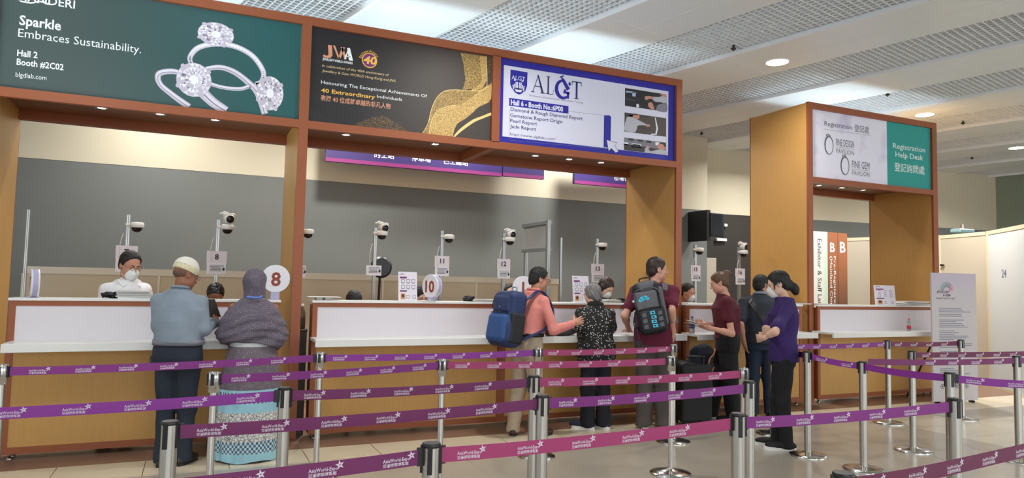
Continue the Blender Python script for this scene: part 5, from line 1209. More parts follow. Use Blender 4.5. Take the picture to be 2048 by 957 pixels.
def waist_belt(p, zf, m, g=.018, wd=.034, buckle=False):
    st = [q for q in p.trunk(g, zf-.01, zf+.01, hipw=1.04)]; c = np.array(st[0][:3]); b = MB(); n = 40; V = []
    for z in (-wd/2, wd/2):
        for o_ in (0, .006):
            for k in range(n):
                a = 2*math.pi*k/n; V.append(c+UP*(p.ht*.01+z)+p.rt*(st[0][3]+o_)*math.copysign(abs(math.cos(a))**.87, math.cos(a))+p.fw*(st[0][4]+o_)*math.copysign(abs(math.sin(a))**.87, math.sin(a)))
    F = []
    for k in range(n):
        j = (k+1) % n; F += [(n+k, n+j, 3*n+j, 3*n+k), (k, 2*n+k, 2*n+j, j), (2*n+k, 3*n+k, 3*n+j, 2*n+j), (k, j, n+j, n+k)]
    b.add(V, F, m, True); return b.build('waist_belt', p.t)
# ---- man in the white cap
p = Person(-.11, 6.27, 1.63, -22, 'person in grey blue shirt and white knitted cap standing with back to us', SK_BR, w=1.08, dpt=1.1, lean=.06, head=-42, pitch=20, roll=6, side=-.035)
p.arm('L', at(318, 652, 6.3), at(362, 668, 6.5)); p.arm('R', at(408, 660, 6.24), at(430, 646, 6.44)); p.stand((-.062, -.02), (.075, .03))
p.body({'R': (p.D(-.1, .9, .35), p.D(-1, .1, -.1), 1, (.5, .6, .6, .6), {}), 'L': (p.D(.6, .8, 0), p.D(.3, 0, -1), -1, (.3,)*4, {})}); p.face_parts((90, 84, 80), (110, 70, 62))
f = Field(); f.loft(p.trunk(.026, .565, .852, belly=.012), p.R(), .03)
for k in 'LR': p.sleeve(f, k, .93, .06, .043, .03, True)
f.cone(p.neck-UP*.03, p.neck+UP*.025+p.fw*.01, .072, .064, .02); f.half(p.P(0, 0, .598*1.63), -UP); f.half(p.neck+UP*.045, UP+p.fw*-.3)
M_S1 = clothmat('grey_blue_cotton', (128, 140, 152)); sh1 = p.cloth('shirt', M_S1, f, .008, .006, 4, sx=12, sz=8, slant=4)
b = MB(); b.tube([p.neck+UP*.03+(p.rt*math.cos(a)*.062+p.fw*math.sin(a)*.058)-UP*.01*math.sin(a) for a in np.linspace(0, 6.28, 25)], .012, M_S1, 8); b.build('collar', sh1)
p.trousers(clothmat('navy_trouser_cloth', (30, 38, 52), .8), .6, (.102, .078, .068), 5, .006); waist_belt(p, .596, mat('grey_belt', (120, 120, 132), .4), .022, .042)
b = MB(); q = p.P(-.19, -.02, .5*1.63); b.rbox(q-(.02, .03, .07), q+(.02, .03, .05), M_BELTB, .01); b.build('belt_pouch', p.t)
p.shoes(mat('black_shoe', (22, 21, 22), .35), M_SOLEB)
M_CAPK = mat('cream_knit', (222, 219, 206), .9, bump=(140, .4)); M_CAPB = dotmat('cream_lace_band', (214, 204, 170), (120, 104, 78), 90, .28, .2, .9)
Rh = np.array([p.hrt, p.hfw, p.hup]); s_ = p.hs*1.04; f = Field(); f.ell(p.hp(0, -.015, .066), np.array([.09, .108, .092])*s_, Rh, .01); f.half(p.hp(0, 0, .062), -p.hup-p.hfw*.12); V, F = f.mesh(.005)
o = build_mesh('cap', p.t, [(V, F)], M_CAPK); f = Field(); f.ell(p.hp(0, -.015, .05), np.array([.0915, .109, .098])*s_, Rh, .01); f.half(p.hp(0, 0, .018), -p.hup-p.hfw*.12); f.half(p.hp(0, 0, .068), p.hup+p.hfw*.12); V, F = f.mesh(.004); build_mesh('cap_band', o, [(V, F)], M_CAPB)
p.hair(mat('cropped_hair', (100, 74, 60), .8), lambda f, hp, R, s: (f.ell(hp(0, -.02, .0), np.array([.0745, .087, .05])*s, R, .01), f.half(hp(0, -.0, .02), R[2]), f.half(hp(0, -.02, -.03), -R[2]+R[1]*.6), f.half(hp(0, -.034, 0), R[1])))
p.glasses(M_FRAMEM)
b = MB(); q = at(424, 617, 6.47); u = (CR*.8+np.array([0, .6, 0])); u /= np.linalg.norm(u); v = UP*.9-u*.35; b.add([q+u*x+v*z+np.array([0, y, 0]) for y in (0, .012) for z in (-.085, .085) for x in (-.05, .05)], [(0, 1, 3, 2), (4, 6, 7, 5), (0, 4, 5, 1), (2, 3, 7, 6), (0, 2, 6, 4), (1, 5, 7, 3)], mat('dark_brown_wallet', (46, 38, 34), .5)); tag(b.build('document_wallet'), 'dark document wallet held open by the man in the white cap', 'wallet')
# ---- woman in the grey headscarf
p = Person(.45, 6.3, 1.57, -2, 'person in dotted grey headscarf, cape and long patterned skirt seen from behind', SK_BR, w=1.05, lean=.03, head=4, pitch=10)
p.arm('L', p.P(-.2, .06, .66*1.57), at(447, 660, 6.5)); p.arm('R', p.P(.19, .06, .655*1.57), p.P(.08, .2, .64*1.57)); p.stand((-.09, -.04), (.09, -.04))
p.body({'L': (p.D(-.1, .9, .2), p.D(0, 0, -1), -1, (.5,)*4, {}), 'R': (p.D(-.3, 1, 0), p.D(0, 0, -1), 1, (.4,)*4, {})}); p.face_parts()
M_DOT = dotmat('grey_dotted_crepe', (94, 86, 98), (156, 148, 160), 62, .2, .35, .8); M_DOT2 = dotmat('grey_dotted_skirt', (106, 97, 105), (164, 154, 160), 62, .2, .35, .8)
Rh = np.array([p.hrt, p.hfw, p.hup]); s_ = p.hs*1.04; f = Field(); f.ell(p.hp(0, -.025, .03), np.array([.098, .118, .108])*s_, Rh, .01); f.cone(p.hp(0, -.04, 0), p.neck-UP*.0, .085, .09, .05); f.ell(p.hp(0, .02, -.06), np.array([.085, .09, .09])*s_, Rh, .04); f.ell(p.hp(0, .105, -.02), np.array([.058, .06, .085])*s_, Rh, .01, 's')
f.half(p.neck-UP*.04, -UP); sc = p.cloth('headscarf', M_DOT, f, .007, .007, 8, sx=26, sz=15, slant=6)
f = Field(); H = 1.57; st = [(*p.P(0, .03, .858*H), .075, .07), (*p.P(0, .025, .82*H), .15, .1), (*p.P(-.005, .02, .77*H), .225, .145), (*p.P(-.005, .03, .70*H), .275, .185), (*p.P(0, .04, .655*H), .29, .2), (*p.P(.01, .03, .61*H), .265, .19), (*p.P(.01, .02, .56*H), .22, .165)]
f.loft(st, p.R(), .03, 2.2); c0 = p.P(0, 0, .81*H)
f.half(p.P(0, 0, .585*H)+p.rt*0, -UP*1.-p.fw*.3-p.rt*.12)
def drape(P):
    d = P-c0; r = np.hypot(d[..., 0], d[..., 1]*1.3); z = -d[..., 2]; g = z-.55*r*0; return (.0055*np.sin(95*(z-.5*r)+4*np.sin(6*d[..., 0]+1))+.006*np.sin(42*(z+.9*r*r)+3*np.sin(5*d[..., 0])))*np.clip(z*6, 0, 1)+.004*np.sin(26*d[..., 0]+20*z)
f.warp(drape); V, F = f.mesh(.008); cape = build_mesh('cape', p.t, [(V, F)], M_DOT)
b = MB(); q = p.neck-p.fw*.1+UP*.01; b.tube(smooth_curve([q-p.rt*.06+UP*.005, q-p.rt*.02-p.fw*.012, q+p.rt*.03-p.fw*.014, q+p.rt*.06+UP*.012], 16), .009, mat('blue_satin', (96, 132, 206), .3), 8); b.build('scarf_band', sc)
# skirt with printed bands
M_SASH = clothmat('pale_sash', (198, 202, 202)); M_LB = clothmat('light_blue_border', (150, 198, 212))
def bandmat(name, base, ink, sx, sz, thr, dist=2.): 
    m = mat(name, base, .85); nd, lk, b = nodes_of(m); tc = nd.new('ShaderNodeTexCoord'); mp = nd.new('ShaderNodeMapping'); mp.inputs['Scale'].default_value = (sx, sx, sz); lk.new(tc.outputs['Object'], mp.inputs['Vector'])
    v = nd.new('ShaderNodeTexVoronoi'); v.feature = 'DISTANCE_TO_EDGE'; v.inputs['Scale'].default_value = 1; v.inputs['Randomness'].default_value = dist; lk.new(mp.outputs['Vector'], v.inputs['Vector'])
    c = nd.new('ShaderNodeMath'); c.operation = 'LESS_THAN'; c.inputs[1].default_value = thr; lk.new(v.outputs['Distance'], c.inputs[0]); mx = nd.new('ShaderNodeMix'); mx.data_type = 'RGBA'; mx.inputs[6].default_value = lin(base); mx.inputs[7].default_value = lin(ink); lk.new(c.outputs[0], mx.inputs[0]); lk.new(mx.outputs[2], b.inputs['Base Color']); return m
M_ZIG = clothmat('pale_blue_print', (172, 206, 218)); M_LACE = bandmat('lace_print', (214, 212, 206), (128, 126, 128), 44, 40, .085, 1.); M_ZIG2 = clothmat('slate_blue_print', (84, 94, 112))
levels = [(.92, .165, .13, M_SASH), (.985, .17, .135, None)]
zs = [(1.0, .17, .14, M_SASH), (.955, .172, .142, M_SASH), (.93, .178, .148, M_DOT2), (.8, .212, .185, M_DOT2), (.68, .232, .205, M_DOT2), (.60, .242, .215, M_DOT2), (.585, .244, .217, M_LB), (.565, .246, .22, M_ZIG), (.54, .248, .222, M_ZIG), (.515, .25, .224, M_ZIG), (.49, .252, .226, M_ZIG), (.48, .253, .227, M_LB), (.42, .256, .23, M_LB), (.405, .257, .231, M_LACE), (.30, .262, .237, M_LACE), (.19, .264, .24, M_LACE), (.175, .264, .24, M_ZIG2), (.154, .264, .24, M_ZIG2), (.133, .263, .24, M_ZIG2), (.112, .263, .24, M_ZIG2), (.091, .262, .24, M_ZIG2), (.08, .262, .24, M_LB), (.04, .26, .238, M_LB), (.012, .258, .236, None)]
b = MB(); n = 96; rings = []
for i, (z, a, d, m) in enumerate(zs):
    pl_ = .0 if z > .95 else .018*min(1, (1-z)*3); R_ = []
    for k in range(n):
        t = 2*math.pi*k/n; w_ = 1+pl_*(math.cos(14*t+1.5*math.sin(2*t))+.6*math.cos(23*t+z*2)); R_.append(p.P(0, .0, 0)+p.rt*a*w_*math.cos(t)+p.fw*d*w_*math.sin(t)+UP*(z+.008*math.cos(5*t)*(z < .03)))
    rings.append(R_)
for i in range(len(zs)-1):
    q = [(k, n+k, n+(k+1) % n, (k+1) % n) for k in range(n)]; V2 = rings[i]+rings[i+1]
    if zs[i][3] in (M_ZIG, M_ZIG2): b.add(V2, q[i % 2::2], M_ZIG, True); b.add(V2, q[(i+1) % 2::2], M_ZIG2, True)
    else: b.add(V2, q, zs[i][3], True)
b.build('skirt', p.t); p.shoes(mat('black_shoe', (22, 21, 22), .35), M_SOLEB)
# ---- man in the pink shirt
p = Person(3.03, 6.33, 1.67, -76, 'person in pink shirt and khaki trousers with a blue backpack', SK_TAN, w=1.0, lean=.08, head=-22, pitch=14, neckfwd=.035)
p.arm('R', at(1107, 662, 6.08), at(1146, 648, 6.12)); p.arm('L', p.P(-.24, .16, 1.08), p.P(-.2, .38, 1.05)); p.stand((-.09, -.06), (.1, .10))
pink_hand = p.D(-.25, 1, .06); p.body({'R': (at(1170, 638, 6.16)-at(1146, 648, 6.12), CF*.9+UP*-.2, 1, (.08, .08, .1, .15), {'thumb': .75}), 'L': (p.fw, -UP, -1, (.4,)*4, {})}); p.face_parts((34, 26, 24), (140, 84, 76))
f = Field(); f.loft(p.trunk(.026, .56, .852, belly=.016), p.R(), .03)
for k in 'LR': p.sleeve(f, k, .9, .057, .041, .031, True)
f.cone(p.neck-UP*.03, p.neck+UP*.022+p.fw*.012, .074, .064, .02); f.half(p.P(0, 0, .598*1.67), -UP); f.half(p.neck+UP*.042, UP-p.fw*.3)
M_S3 = clothmat('pink_cotton', (214, 132, 122)); o = p.cloth('shirt', M_S3, f, .008, .005, 9, sx=13, sz=9, slant=4)
b = MB(); b.tube([p.neck+UP*.026+(p.rt*math.cos(a)*.064+p.fw*math.sin(a)*.06)-UP*.012*math.sin(a) for a in np.linspace(0, 6.28, 25)], .013, M_S3, 8); b.build('collar', o)
M_KH = clothmat('khaki_twill', (178, 160, 138)); p.trousers(M_KH, .6, (.098, .078, .07), 6, .007); waist_belt(p, .596, M_BELTB, .022, .036)
p.shoes(mat('brown_sandal', (62, 42, 32), .5), M_SOLEB, (50, 0))
p.hair(H_BLACK, lambda f, hp, R, s: short_hair(f, hp, R, s, front=.045, low=-.05)); p.glasses(M_FRAME)
PINK = p
# ---- old woman in the speckled blouse
p = Person(3.86, 6.37, 1.51, -14, 'person with grey hair in black white-speckled blouse standing at the counter', SK_LIGHT, w=1.1, dpt=1.15, lean=.05, head=38, pitch=14, neckfwd=.05)
p.arm('L', at(1160, 655, 6.36), at(1163, 674, 6.52)); p.arm('R', at(1222, 655, 6.36), at(1205, 668, 6.55)); p.stand((-.09, 0), (.09, .02))
p.body({'L': (p.D(.3, 1, .1), -UP, -1, (.4,)*4, {}), 'R': (p.D(-.3, 1, .1), -UP, 1, (.4,)*4, {})}); p.face_parts((120, 116, 112), (160, 104, 96))
M_SPK = dotmat('black_speckled_viscose', (20, 19, 21), (206, 200, 194), 52, .3, 1., .8, .35)
f = Field(); f.loft(p.trunk(.03, .46, .852, belly=.018, hipw=1.1), p.R(), .03); f.loft([(*p.P(0, .0, .44*1.51), .185, .145), (*p.P(0, .01, .58*1.51), .185, .14)], p.R(), .04)
for k in 'LR': p.sleeve(f, k, .85, .062, .055, .045, True)
f.cone(p.neck-UP*.03, p.neck+UP*.03, .075, .066, .02); f.half(p.P(0, 0, .452*1.51), -UP); f.half(p.neck+UP*.03, UP-p.fw*.25); o = p.cloth('blouse', M_SPK, f, .008, .005, 12)
f = Field(); f.ell(p.neck+UP*.015-p.fw*.01, np.array([.088, .08, .04]), p.R(), .01); f.warp(lambda P: .006*np.sin(95*P[..., 0])*np.sin(95*P[..., 1]+80*P[..., 2])); V, F = f.mesh(.006); build_mesh('ruffled_collar', o, [(V, F)], mat('black_ruffle', (18, 17, 18), .9))
p.trousers(clothmat('black_trouser_cloth', (17, 18, 26)), .55, (.1, .09, .085), 7, .005); p.shoes(mat('navy_knit_shoe', (28, 32, 56), .8), M_SOLEW, (62, 34), L=.25, sh=.036)
p.hair(H_GREY, lambda f, hp, R, s: (f.ell(hp(0, -.02, .032), np.array([.088, .108, .095])*s, R, .012), f.ell(hp(0, -.06, -.04), np.array([.078, .06, .085])*s, R, .03), f.ell(hp(.06, -.0, -.02), np.array([.03, .05, .06])*s, R, .02), f.ell(hp(-.06, -.02, -.01), np.array([.03, .045, .05])*s, R, .02), f.half(hp(0, .062, .045), R[1]-R[2]*.5), f.half(hp(0, -.02, -.075), -R[2]+R[1]*.4), f.ell(hp(0, .1, -.03), np.array([.066, .07, .085])*s, R, .01, 's')), warp=lambda P: .004*np.sin(120*P[..., 0]+50*P[..., 2])*np.sin(110*P[..., 1]-60*P[..., 2]))
p.glasses(M_FRAMEM)
# ---- man in the maroon shirt
p = Person(4.49, 6.22, 1.82, -34, 'person in maroon shirt with grey and black backpack looking over his right shoulder', SK_PALE, w=1.1, dpt=1.05, lean=.03, head=-72, pitch=2)
p.arm('L', at(1250, 632, 6.3), at(1257, 660, 6.5)); p.arm('R', at(1343, 622, 6.0), at(1346, 664, 6.06)); p.stand((-.1, -.02), (.1, .0))
p.body({'L': (p.D(-.25, .9, -.1), -UP+p.fw*.2, -1, (.1, .1, .1, .1), {}), 'R': (p.D(.05, .15, -1), p.D(-1, .2, 0), 1, (.35, .4, .45, .5), {})}); p.face_parts((36, 26, 24), (176, 108, 98))
f = Field(); f.loft(p.trunk(.024, .475, .852, belly=.01), p.R(), .03)
for k in 'LR': p.sleeve(f, k, .62, .066, .062)
f.half(p.P(0, 0, .478*1.82), -UP); f.half(p.neck+UP*.012, UP-p.fw*.2); M_MAR = clothmat('maroon_cotton', (98, 22, 52)); p.cloth('t_shirt', M_MAR, f, .008, .005, 15, sx=10, sz=8)
p.trousers(clothmat('grey_brown_cotton', (78, 70, 66)), .52, (.108, .09, .086), 16, .008); p.shoes(mat('grey_shoe', (92, 84, 80), .7), M_SOLEW, (14, -10))
p.hair(H_DKBR, lambda f, hp, R, s: short_hair(f, hp, R, s, front=.06, low=-.055))
MAROON = p
# ---- woman in dark red
p = Person(5.56, 6.30, 1.68, 54, 'person in dark red top and black trousers reading papers in profile', SK_PALE, w=1.0, dpt=1.05, lean=.03, head=-4, pitch=20, neckfwd=.035)
p.arm('L', at(1463, 668, 6.12), at(1416, 656, 6.02)); p.arm('R', at(1448, 655, 6.5), at(1408, 648, 6.28)); p.stand((-.1, -.04), (.08, .2))
p.body({'L': (at(1394, 652, 6.0)-at(1416, 656, 6.02), UP*.9+CF*.4, -1, (.35, .4, .45, .5), {'thumb': .5}), 'R': (at(1392, 646, 6.2)-at(1408, 648, 6.28), UP, 1, (.3, .4, .45, .5), {})}); p.face_parts((96, 66, 48), (182, 112, 104))
f = Field(); f.loft(p.trunk(.026, .52, .85, bust=.014, belly=.006), p.R(), .03)
for k in 'LR': p.sleeve(f, k, .52, .06, .062)
f.half(p.P(0, 0, .545*1.68), -UP); f.half(p.neck-UP*.0, UP-p.fw*.45); p.cloth('top', clothmat('dark_red_jersey', (82, 18, 34)), f, .008, .006, 18, sx=10, sz=9)
p.trousers(clothmat('black_jersey', (20, 19, 21)), .58, (.118, .098, .092), 19, .006, hipw=1.2); 
f = Field(); a, b_, c = p.legs['R']; e = c+UP*.03; f.cone(b_, e, .055, .045, .01); f.half((0, 0, .07), -UP); f.half((0, 0, .42), UP); V, F = f.mesh(.007)
mS = mat('blue_stripe_knit', (22, 62, 110), .9); nd, lk, bb = nodes_of(mS); tc = nd.new('ShaderNodeTexCoord'); wv = nd.new('ShaderNodeTexWave'); wv.bands_direction = 'Z'; wv.inputs['Scale'].default_value = 16; lk.new(tc.outputs['Object'], wv.inputs['Vector']); mx = nd.new('ShaderNodeMix'); mx.data_type = 'RGBA'; mx.inputs[6].default_value = lin((14, 30, 64)); mx.inputs[7].default_value = lin((28, 92, 150)); lk.new(wv.outputs['Fac'], mx.inputs[0]); lk.new(mx.outputs[2], bb.inputs['Base Color'])
build_mesh('sock', p.t, [(V, F)], mS)
p.shoes(mat('navy_sneaker', (24, 28, 44), .7), M_SOLEW, (0, 10), L=.25)
p.hair(H_BROWN, lambda f, hp, R, s: (short_hair(f, hp, R, s, front=.06, low=-.05, thick=1.0), f.ell(hp(0, -.11, .075), np.array([.042, .04, .042])*s, R, .02), f.cone(hp(.01, -.12, .09), hp(.02, -.16, .05), .016, .008, .01), f.cone(hp(-.01, -.13, .08), hp(-.01, -.165, .09), .014, .006, .01)))
REDW = p
b = MB(); q = at(1393, 648, 6.0); u = -CR*.9-CF*.3; u /= np.linalg.norm(u); v = np.cross(u, UP); 
for k, (dx, tilt, c) in enumerate(((.0, .35, 'paper_0'), (.01, .2, 'paper_3'), (.03, .0, 'passport'))):
    mm = MATS.get(c) or mat('passport_cover', (96, 96, 92), .6); w3 = u*math.cos(tilt)+UP*math.sin(tilt); b.add([q-UP*.012*k+w3*x+v*y+UP*z for z in (0, .004) for y in (-.05, .05) for x in (-.02+dx, .11+dx)], [(0, 1, 3, 2), (4, 6, 7, 5), (0, 4, 5, 1), (2, 3, 7, 6), (0, 2, 6, 4), (1, 5, 7, 3)], mm)
tag(b.build('travel_papers'), 'white papers and booklet held by the woman in dark red', 'papers')
# ---- man in dark polo
p = Person(6.15, 6.4, 1.67, -34, 'person in dark grey polo shirt and blue jeans with a black crossbody strap', SK_TAN, w=1.12, dpt=1.1, lean=.04, head=-52, pitch=4)
p.arm('L', at(1481, 650, 6.42), at(1489, 688, 6.45)); p.arm('R', at(1556, 640, 6.2), at(1545, 660, 6.45)); p.stand((-.1, -.02), (.1, .0))
p.body({'L': (p.D(.3, .3, -1), p.D(1, .3, 0), -1, (.5,)*4, {}), 'R': (p.D(-.4, 1, 0), -UP, 1, (.4,)*4, {})}); p.face_parts((26, 22, 22), (140, 84, 78))
f = Field(); f.loft(p.trunk(.028, .5, .852, belly=.014), p.R(), .03)
for k in 'LR': p.sleeve(f, k, .8, .07, .06)
f.half(p.P(0, 0, .51*1.67), -UP); f.half(p.neck+UP*.03, UP-p.fw*.2); f.cone(p.neck-UP*.03, p.neck+UP*.02, .07, .066, .02); M_POLO = clothmat('charcoal_pique', (38, 43, 54)); o = p.cloth('polo_shirt', M_POLO, f, .008, .005, 21)
M_COLL = clothmat('grey_collar', (136, 142, 156)); b = MB(); b.tube([p.neck+UP*.026+(p.rt*math.cos(a)*.07+p.fw*math.sin(a)*.066)-UP*.014*math.sin(a) for a in np.linspace(0, 6.28, 25)], .017, M_COLL, 8); b.build('collar', o)
a_, b_, c_ = p.arms['R']; e = a_+(b_-a_)*.84; dn = (b_-a_)/np.linalg.norm(b_-a_); b = MB(); b.tube([e-dn*.012, e+dn*.004], .065, M_COLL, 24); b.build('sleeve_cuff', o)
b = MB(); pts = [p.P(-.13, -.02, 1.37), p.P(-.12, -.105, 1.33), p.P(-.03, -.165, 1.2), p.P(.08, -.17, 1.03), p.P(.17, -.1, .93), p.P(.19, .0, .9)]; pts = smooth_curve(pts, 30); V = []; 
for i, q in enumerate(pts): V += [q+UP*.024+p.rt*.02, q-UP*.024-p.rt*.02, q+UP*.024+p.rt*.02-p.fw*.007, q-UP*.024-p.rt*.02-p.fw*.007]
b.add(V, [f_ for i in range(len(pts)-1) for f_ in ((4*i+2, 4*i+3, 4*i+7, 4*i+6), (4*i, 4*i+4, 4*i+5, 4*i+1), (4*i, 4*i+2, 4*i+6, 4*i+4), (4*i+1, 4*i+5, 4*i+7, 4*i+3))], M_BELTB); q = p.P(.2, .04, .86); b.rbox(q-(.06, .06, .1), q+(.06, .06, .07), M_BELTB, .02)
tag(b.build('crossbody_bag'), 'black crossbody bag slung over the dark polo shirt', 'bag')
p.trousers(clothmat('blue_denim', (34, 46, 66), .9), .54, (.1, .08, .072), 22, .006); p.shoes(mat('black_shoe', (22, 21, 22), .35), M_SOLEB)
p.hair(H_BLACK, lambda f, hp, R, s: short_hair(f, hp, R, s, front=.05, low=-.05))
# ---- woman in purple
p = Person(5.10, 5.02, 1.67, 52, 'person in purple t-shirt and black trousers with face mask and folded arms', SK_LIGHT, w=.9, dpt=.92, lean=-.015, head=-2, pitch=16, neckfwd=.03)
p.arm('L', at(1550, 664, 4.70), at(1526, 676, 4.82)); p.arm('R', at(1532, 658, 5.16), at(1541, 660, 4.84)); p.stand((-.085, .0), (.085, .07))
p.body({'L': (p.D(.75, .35, -.12), p.D(.1, -1, .1), -1, (.35, .35, .4, .4), {'thumb': .4}), 'R': (at(1530, 672, 4.72)-at(1541, 660, 4.84), CF*.6+UP*.5, 1, (.3, .35, .4, .45), {})}, thin=.9); p.face_parts((30, 24, 22), None)
f = Field(); f.loft(p.trunk(.022, .47, .85, bust=.01, belly=.004), p.R(), .03)
for k in 'LR': p.sleeve(f, k, .8, .06, .06)
f.loft([(*p.P(0, -.01, .47*1.67), .155, .118), (*p.P(0, 0, .58*1.67), .15, .112)], p.R(), .04)
f.half(p.P(0, 0, .492*1.67), -UP); f.half(p.neck+UP*.012, UP-p.fw*.2); p.cloth('t_shirt', clothmat('purple_cotton', (48, 26, 90)), f, .008, .006, 25, sx=10, sz=7, slant=4)
b = MB(); q = at(1546, 615, 4.72); b.add([q+CR*x*.01+UP*z*.012-CF*.05 for x, z in ((-1, -1), (1, 0), (0, 1))], [(0, 1, 2)], M_INK)
p.trousers(clothmat('black_denim', (17, 16, 20)), .54, (.094, .066, .055), 26, .004); p.shoes(mat('black_mesh_shoe', (20, 20, 22), .8), M_SOLEW, (4, 2), L=.29, sh=.034, hgt=.09)
b = MB()
for k in 'LR':
    an = p.legs[k][2]; g = np.array([an[0], an[1], 0])-p.fw*.055; sd = -1 if k == 'L' else 1; q = lambda y, z, o_: g+p.fw*y+UP*z-p.rt*o_
    b.add([q(.05, .05, .0435), q(.085, .036, .0445), q(.155, .062, .036), q(.09, .048, .043)], [(0, 1, 2, 3)], M_SOLEW)
b.build('shoe_stripe', p.t)
p.mask(M_MASK); p.glasses(M_FRAMEM)
p.hair(H_BLACK, lambda f, hp, R, s: (short_hair(f, hp, R, s, front=.062, low=-.06, thick=1.04), f.ell(hp(0, -.105, -.02), np.array([.03, .03, .03])*s, R, .02), f.ell(hp(0, -.132, -.085), np.array([.036, .042, .062])*s, R, .02), f.cone(hp(.078, .04, .02), hp(.07, .05, -.05), .008, .003, .01), f.cone(hp(-.078, .04, .02), hp(-.07, .05, -.05), .008, .003, .01)))
# ---- staff behind the counters
M_STOOL = mat('dark_chair_fabric', (40, 40, 44), .9)
def stool(x, y, zs, label):
    t = empty('office_stool', (x, y, 0), label, 'stool', 'staff stools behind the counters')
    m = MB(); m.lathe((x, y, 0), [(.2, 0), (.2, .02), (.03, .05)], M_STEEL, 24); m.build('base', t); m = MB(); m.tube([(x, y, .04), (x, y, zs-.06)], .025, M_STEEL, 12); m.build('column', t)
    m = MB(); m.lathe((x, y, zs-.06), [(.16, 0), (.2, .02), (.2, .045), (.17, .06)], M_STOOL, 28); m.build('seat', t)
def clerk(px, py, Y, face, label, ht, shirt, hairfn, hm, mask=True, skin=SK_LIGHT, pitch=15, seated=True, glass=None, head=0, where='', hood=None):
    q = at(px, py, Y); dz = q[2]-ht*1.0-.006+(.02 if pitch > 10 else 0); x, y = q[0], Y
    p = Person(x, y, ht, face, label, skin, w=1.0, lean=.04, head=head, pitch=pitch, zoff=dz if seated else 0)
    hz = .5*ht+p.o[2]
    if seated:
        for k, sg in (('L', -1), ('R', 1)): p.leg(k, p.P(sg*.1, .24, .5*ht-.08), p.P(sg*.1, .2, .5*ht-min(.42, hz-.1)))
    else: p.stand()
    p.arm('L', p.P(-.22, .03, .63*ht), p.P(-.1, .15, .56*ht)); p.arm('R', p.P(.22, .03, .63*ht), p.P(.1, .15, .56*ht))
    p.body({'L': (p.D(.4, 1, 0), -UP, -1, (.3,)*4, {}), 'R': (p.D(-.4, 1, 0), -UP, 1, (.3,)*4, {})}, res=.011); p.face_parts((26, 22, 22), None if mask else (160, 96, 88))
    f = Field(); f.loft(p.trunk(.026, .5, .85, belly=.01), p.R(), .03)
    for k in 'LR': p.sleeve(f, k, .9, .062, .055)
    f.half(p.neck+UP*.02, UP-p.fw*.5); f.half(p.P(0, 0, .505*ht), -UP); o = p.cloth('shirt', shirt, f, .010, .005, int(px))
    if not seated:
        b = MB(); 
        for sg in (-1, 1): b.add([p.neck+p.D(sg*.055, .02, .035), p.neck+p.D(sg*.02, .085, -.02), p.neck+p.D(sg*.075, .105, -.055), p.neck+p.D(sg*.11, .05, -.005), p.neck+p.D(sg*.055, .012, .02), p.neck+p.D(sg*.02, .075, -.035), p.neck+p.D(sg*.075, .095, -.07), p.neck+p.D(sg*.11, .04, -.02)], [(0, 1, 2, 3), (4, 7, 6, 5), (0, 4, 5, 1), (1, 5, 6, 2), (2, 6, 7, 3), (3, 7, 4, 0)], shirt)
        b.build('collar', o)
    M_T = clothmat('staff_black_trousers', (26, 26, 30))
    f = Field()
    for k, (a, b_, c) in p.legs.items(): f.chain([a, b_, c], [.092, .07, .055], .03)
    f.loft([(*p.P(0, 0, .46*ht), .16, .115), (*p.P(0, 0, .53*ht), .17, .12)], p.R(), .03); p.cloth('trousers', M_T, f, .012, .004, 4); p.shoes(mat('black_shoe', (22, 21, 22), .35), M_SOLEB) if not seated else None
    if mask: p.mask(M_MASK)
    if glass: p.glasses(glass)
    p.hair(hm, hairfn)
    if seated:
        z = hz-.085; stool(x, y, z, 'round staff stool under '+where)
    return p
long_hair = lambda f, hp, R, s: (f.ell(hp(0, -.018, .034), np.array([.086, .106, .094])*s, R, .012), f.ell(hp(0, -.06, -.05), np.array([.082, .055, .1])*s, R, .03), f.cone(hp(.075, .0, .02), hp(.075, .015, -.11), .028, .02, .02), f.cone(hp(-.075, .0, .02), hp(-.075, .015, -.11), .028, .02, .02), f.half(hp(0, .07, .05), R[1]-R[2]*.5), f.ell(hp(0, .1, -.02), np.array([.064, .07, .075])*s, R, .01, 's'))
tied_hair = lambda f, hp, R, s: short_hair(f, hp, R, s, front=.035, low=-.055, thick=1.03)
clerk(252, 503, 7.3, -148, 'person in white shirt, glasses and face mask standing behind the left counter', 1.72, clothmat('white_cotton', (222, 222, 224)), lambda f, hp, R, s: short_hair(f, hp, R, s, front=.04, low=-.04, thick=1.03), H_BLACK, True, SK_TAN, 20, False, M_FRAME)
W_ = clothmat('staff_white', (206, 206, 208)); D_ = clothmat('staff_dark', (44, 44, 52))
clerk(432, 570, 7.36, 178, 'person with glossy black hair bent low behind the counter between cap and scarf', 1.58, D_, tied_hair, mat('glossy_black_hair', (20, 18, 18), .25), True, SK_BR, 42, where='the clerk between the white cap and the grey scarf')
clerk(703, 584, 7.36, 185, 'person of whom only black hair shows above the longest counter\'s left part', 1.58, D_, tied_hair, H_BLACK, True, SK_LIGHT, 45, where='the clerk near the left end of the longest counter')
clerk(834, 573, 7.35, 190, 'person half hidden behind the flyer stand and the round number ten disc', 1.6, W_, long_hair, H_BLACK, True, SK_LIGHT, 25, where='the clerk behind the number ten disc')
clerk(1019, 567, 7.3, 170, 'person with black hair and face mask left of the pink shirted man', 1.62, W_, tied_hair, H_BLACK, True, SK_LIGHT, 0, where='the masked clerk beside the blue backpack')
clerk(1202, 558, 7.35, -165, 'person with brown hair and mask looking down behind the old woman', 1.64, D_, long_hair, H_DKBR, True, SK_LIGHT, 34, where='the brown haired clerk')
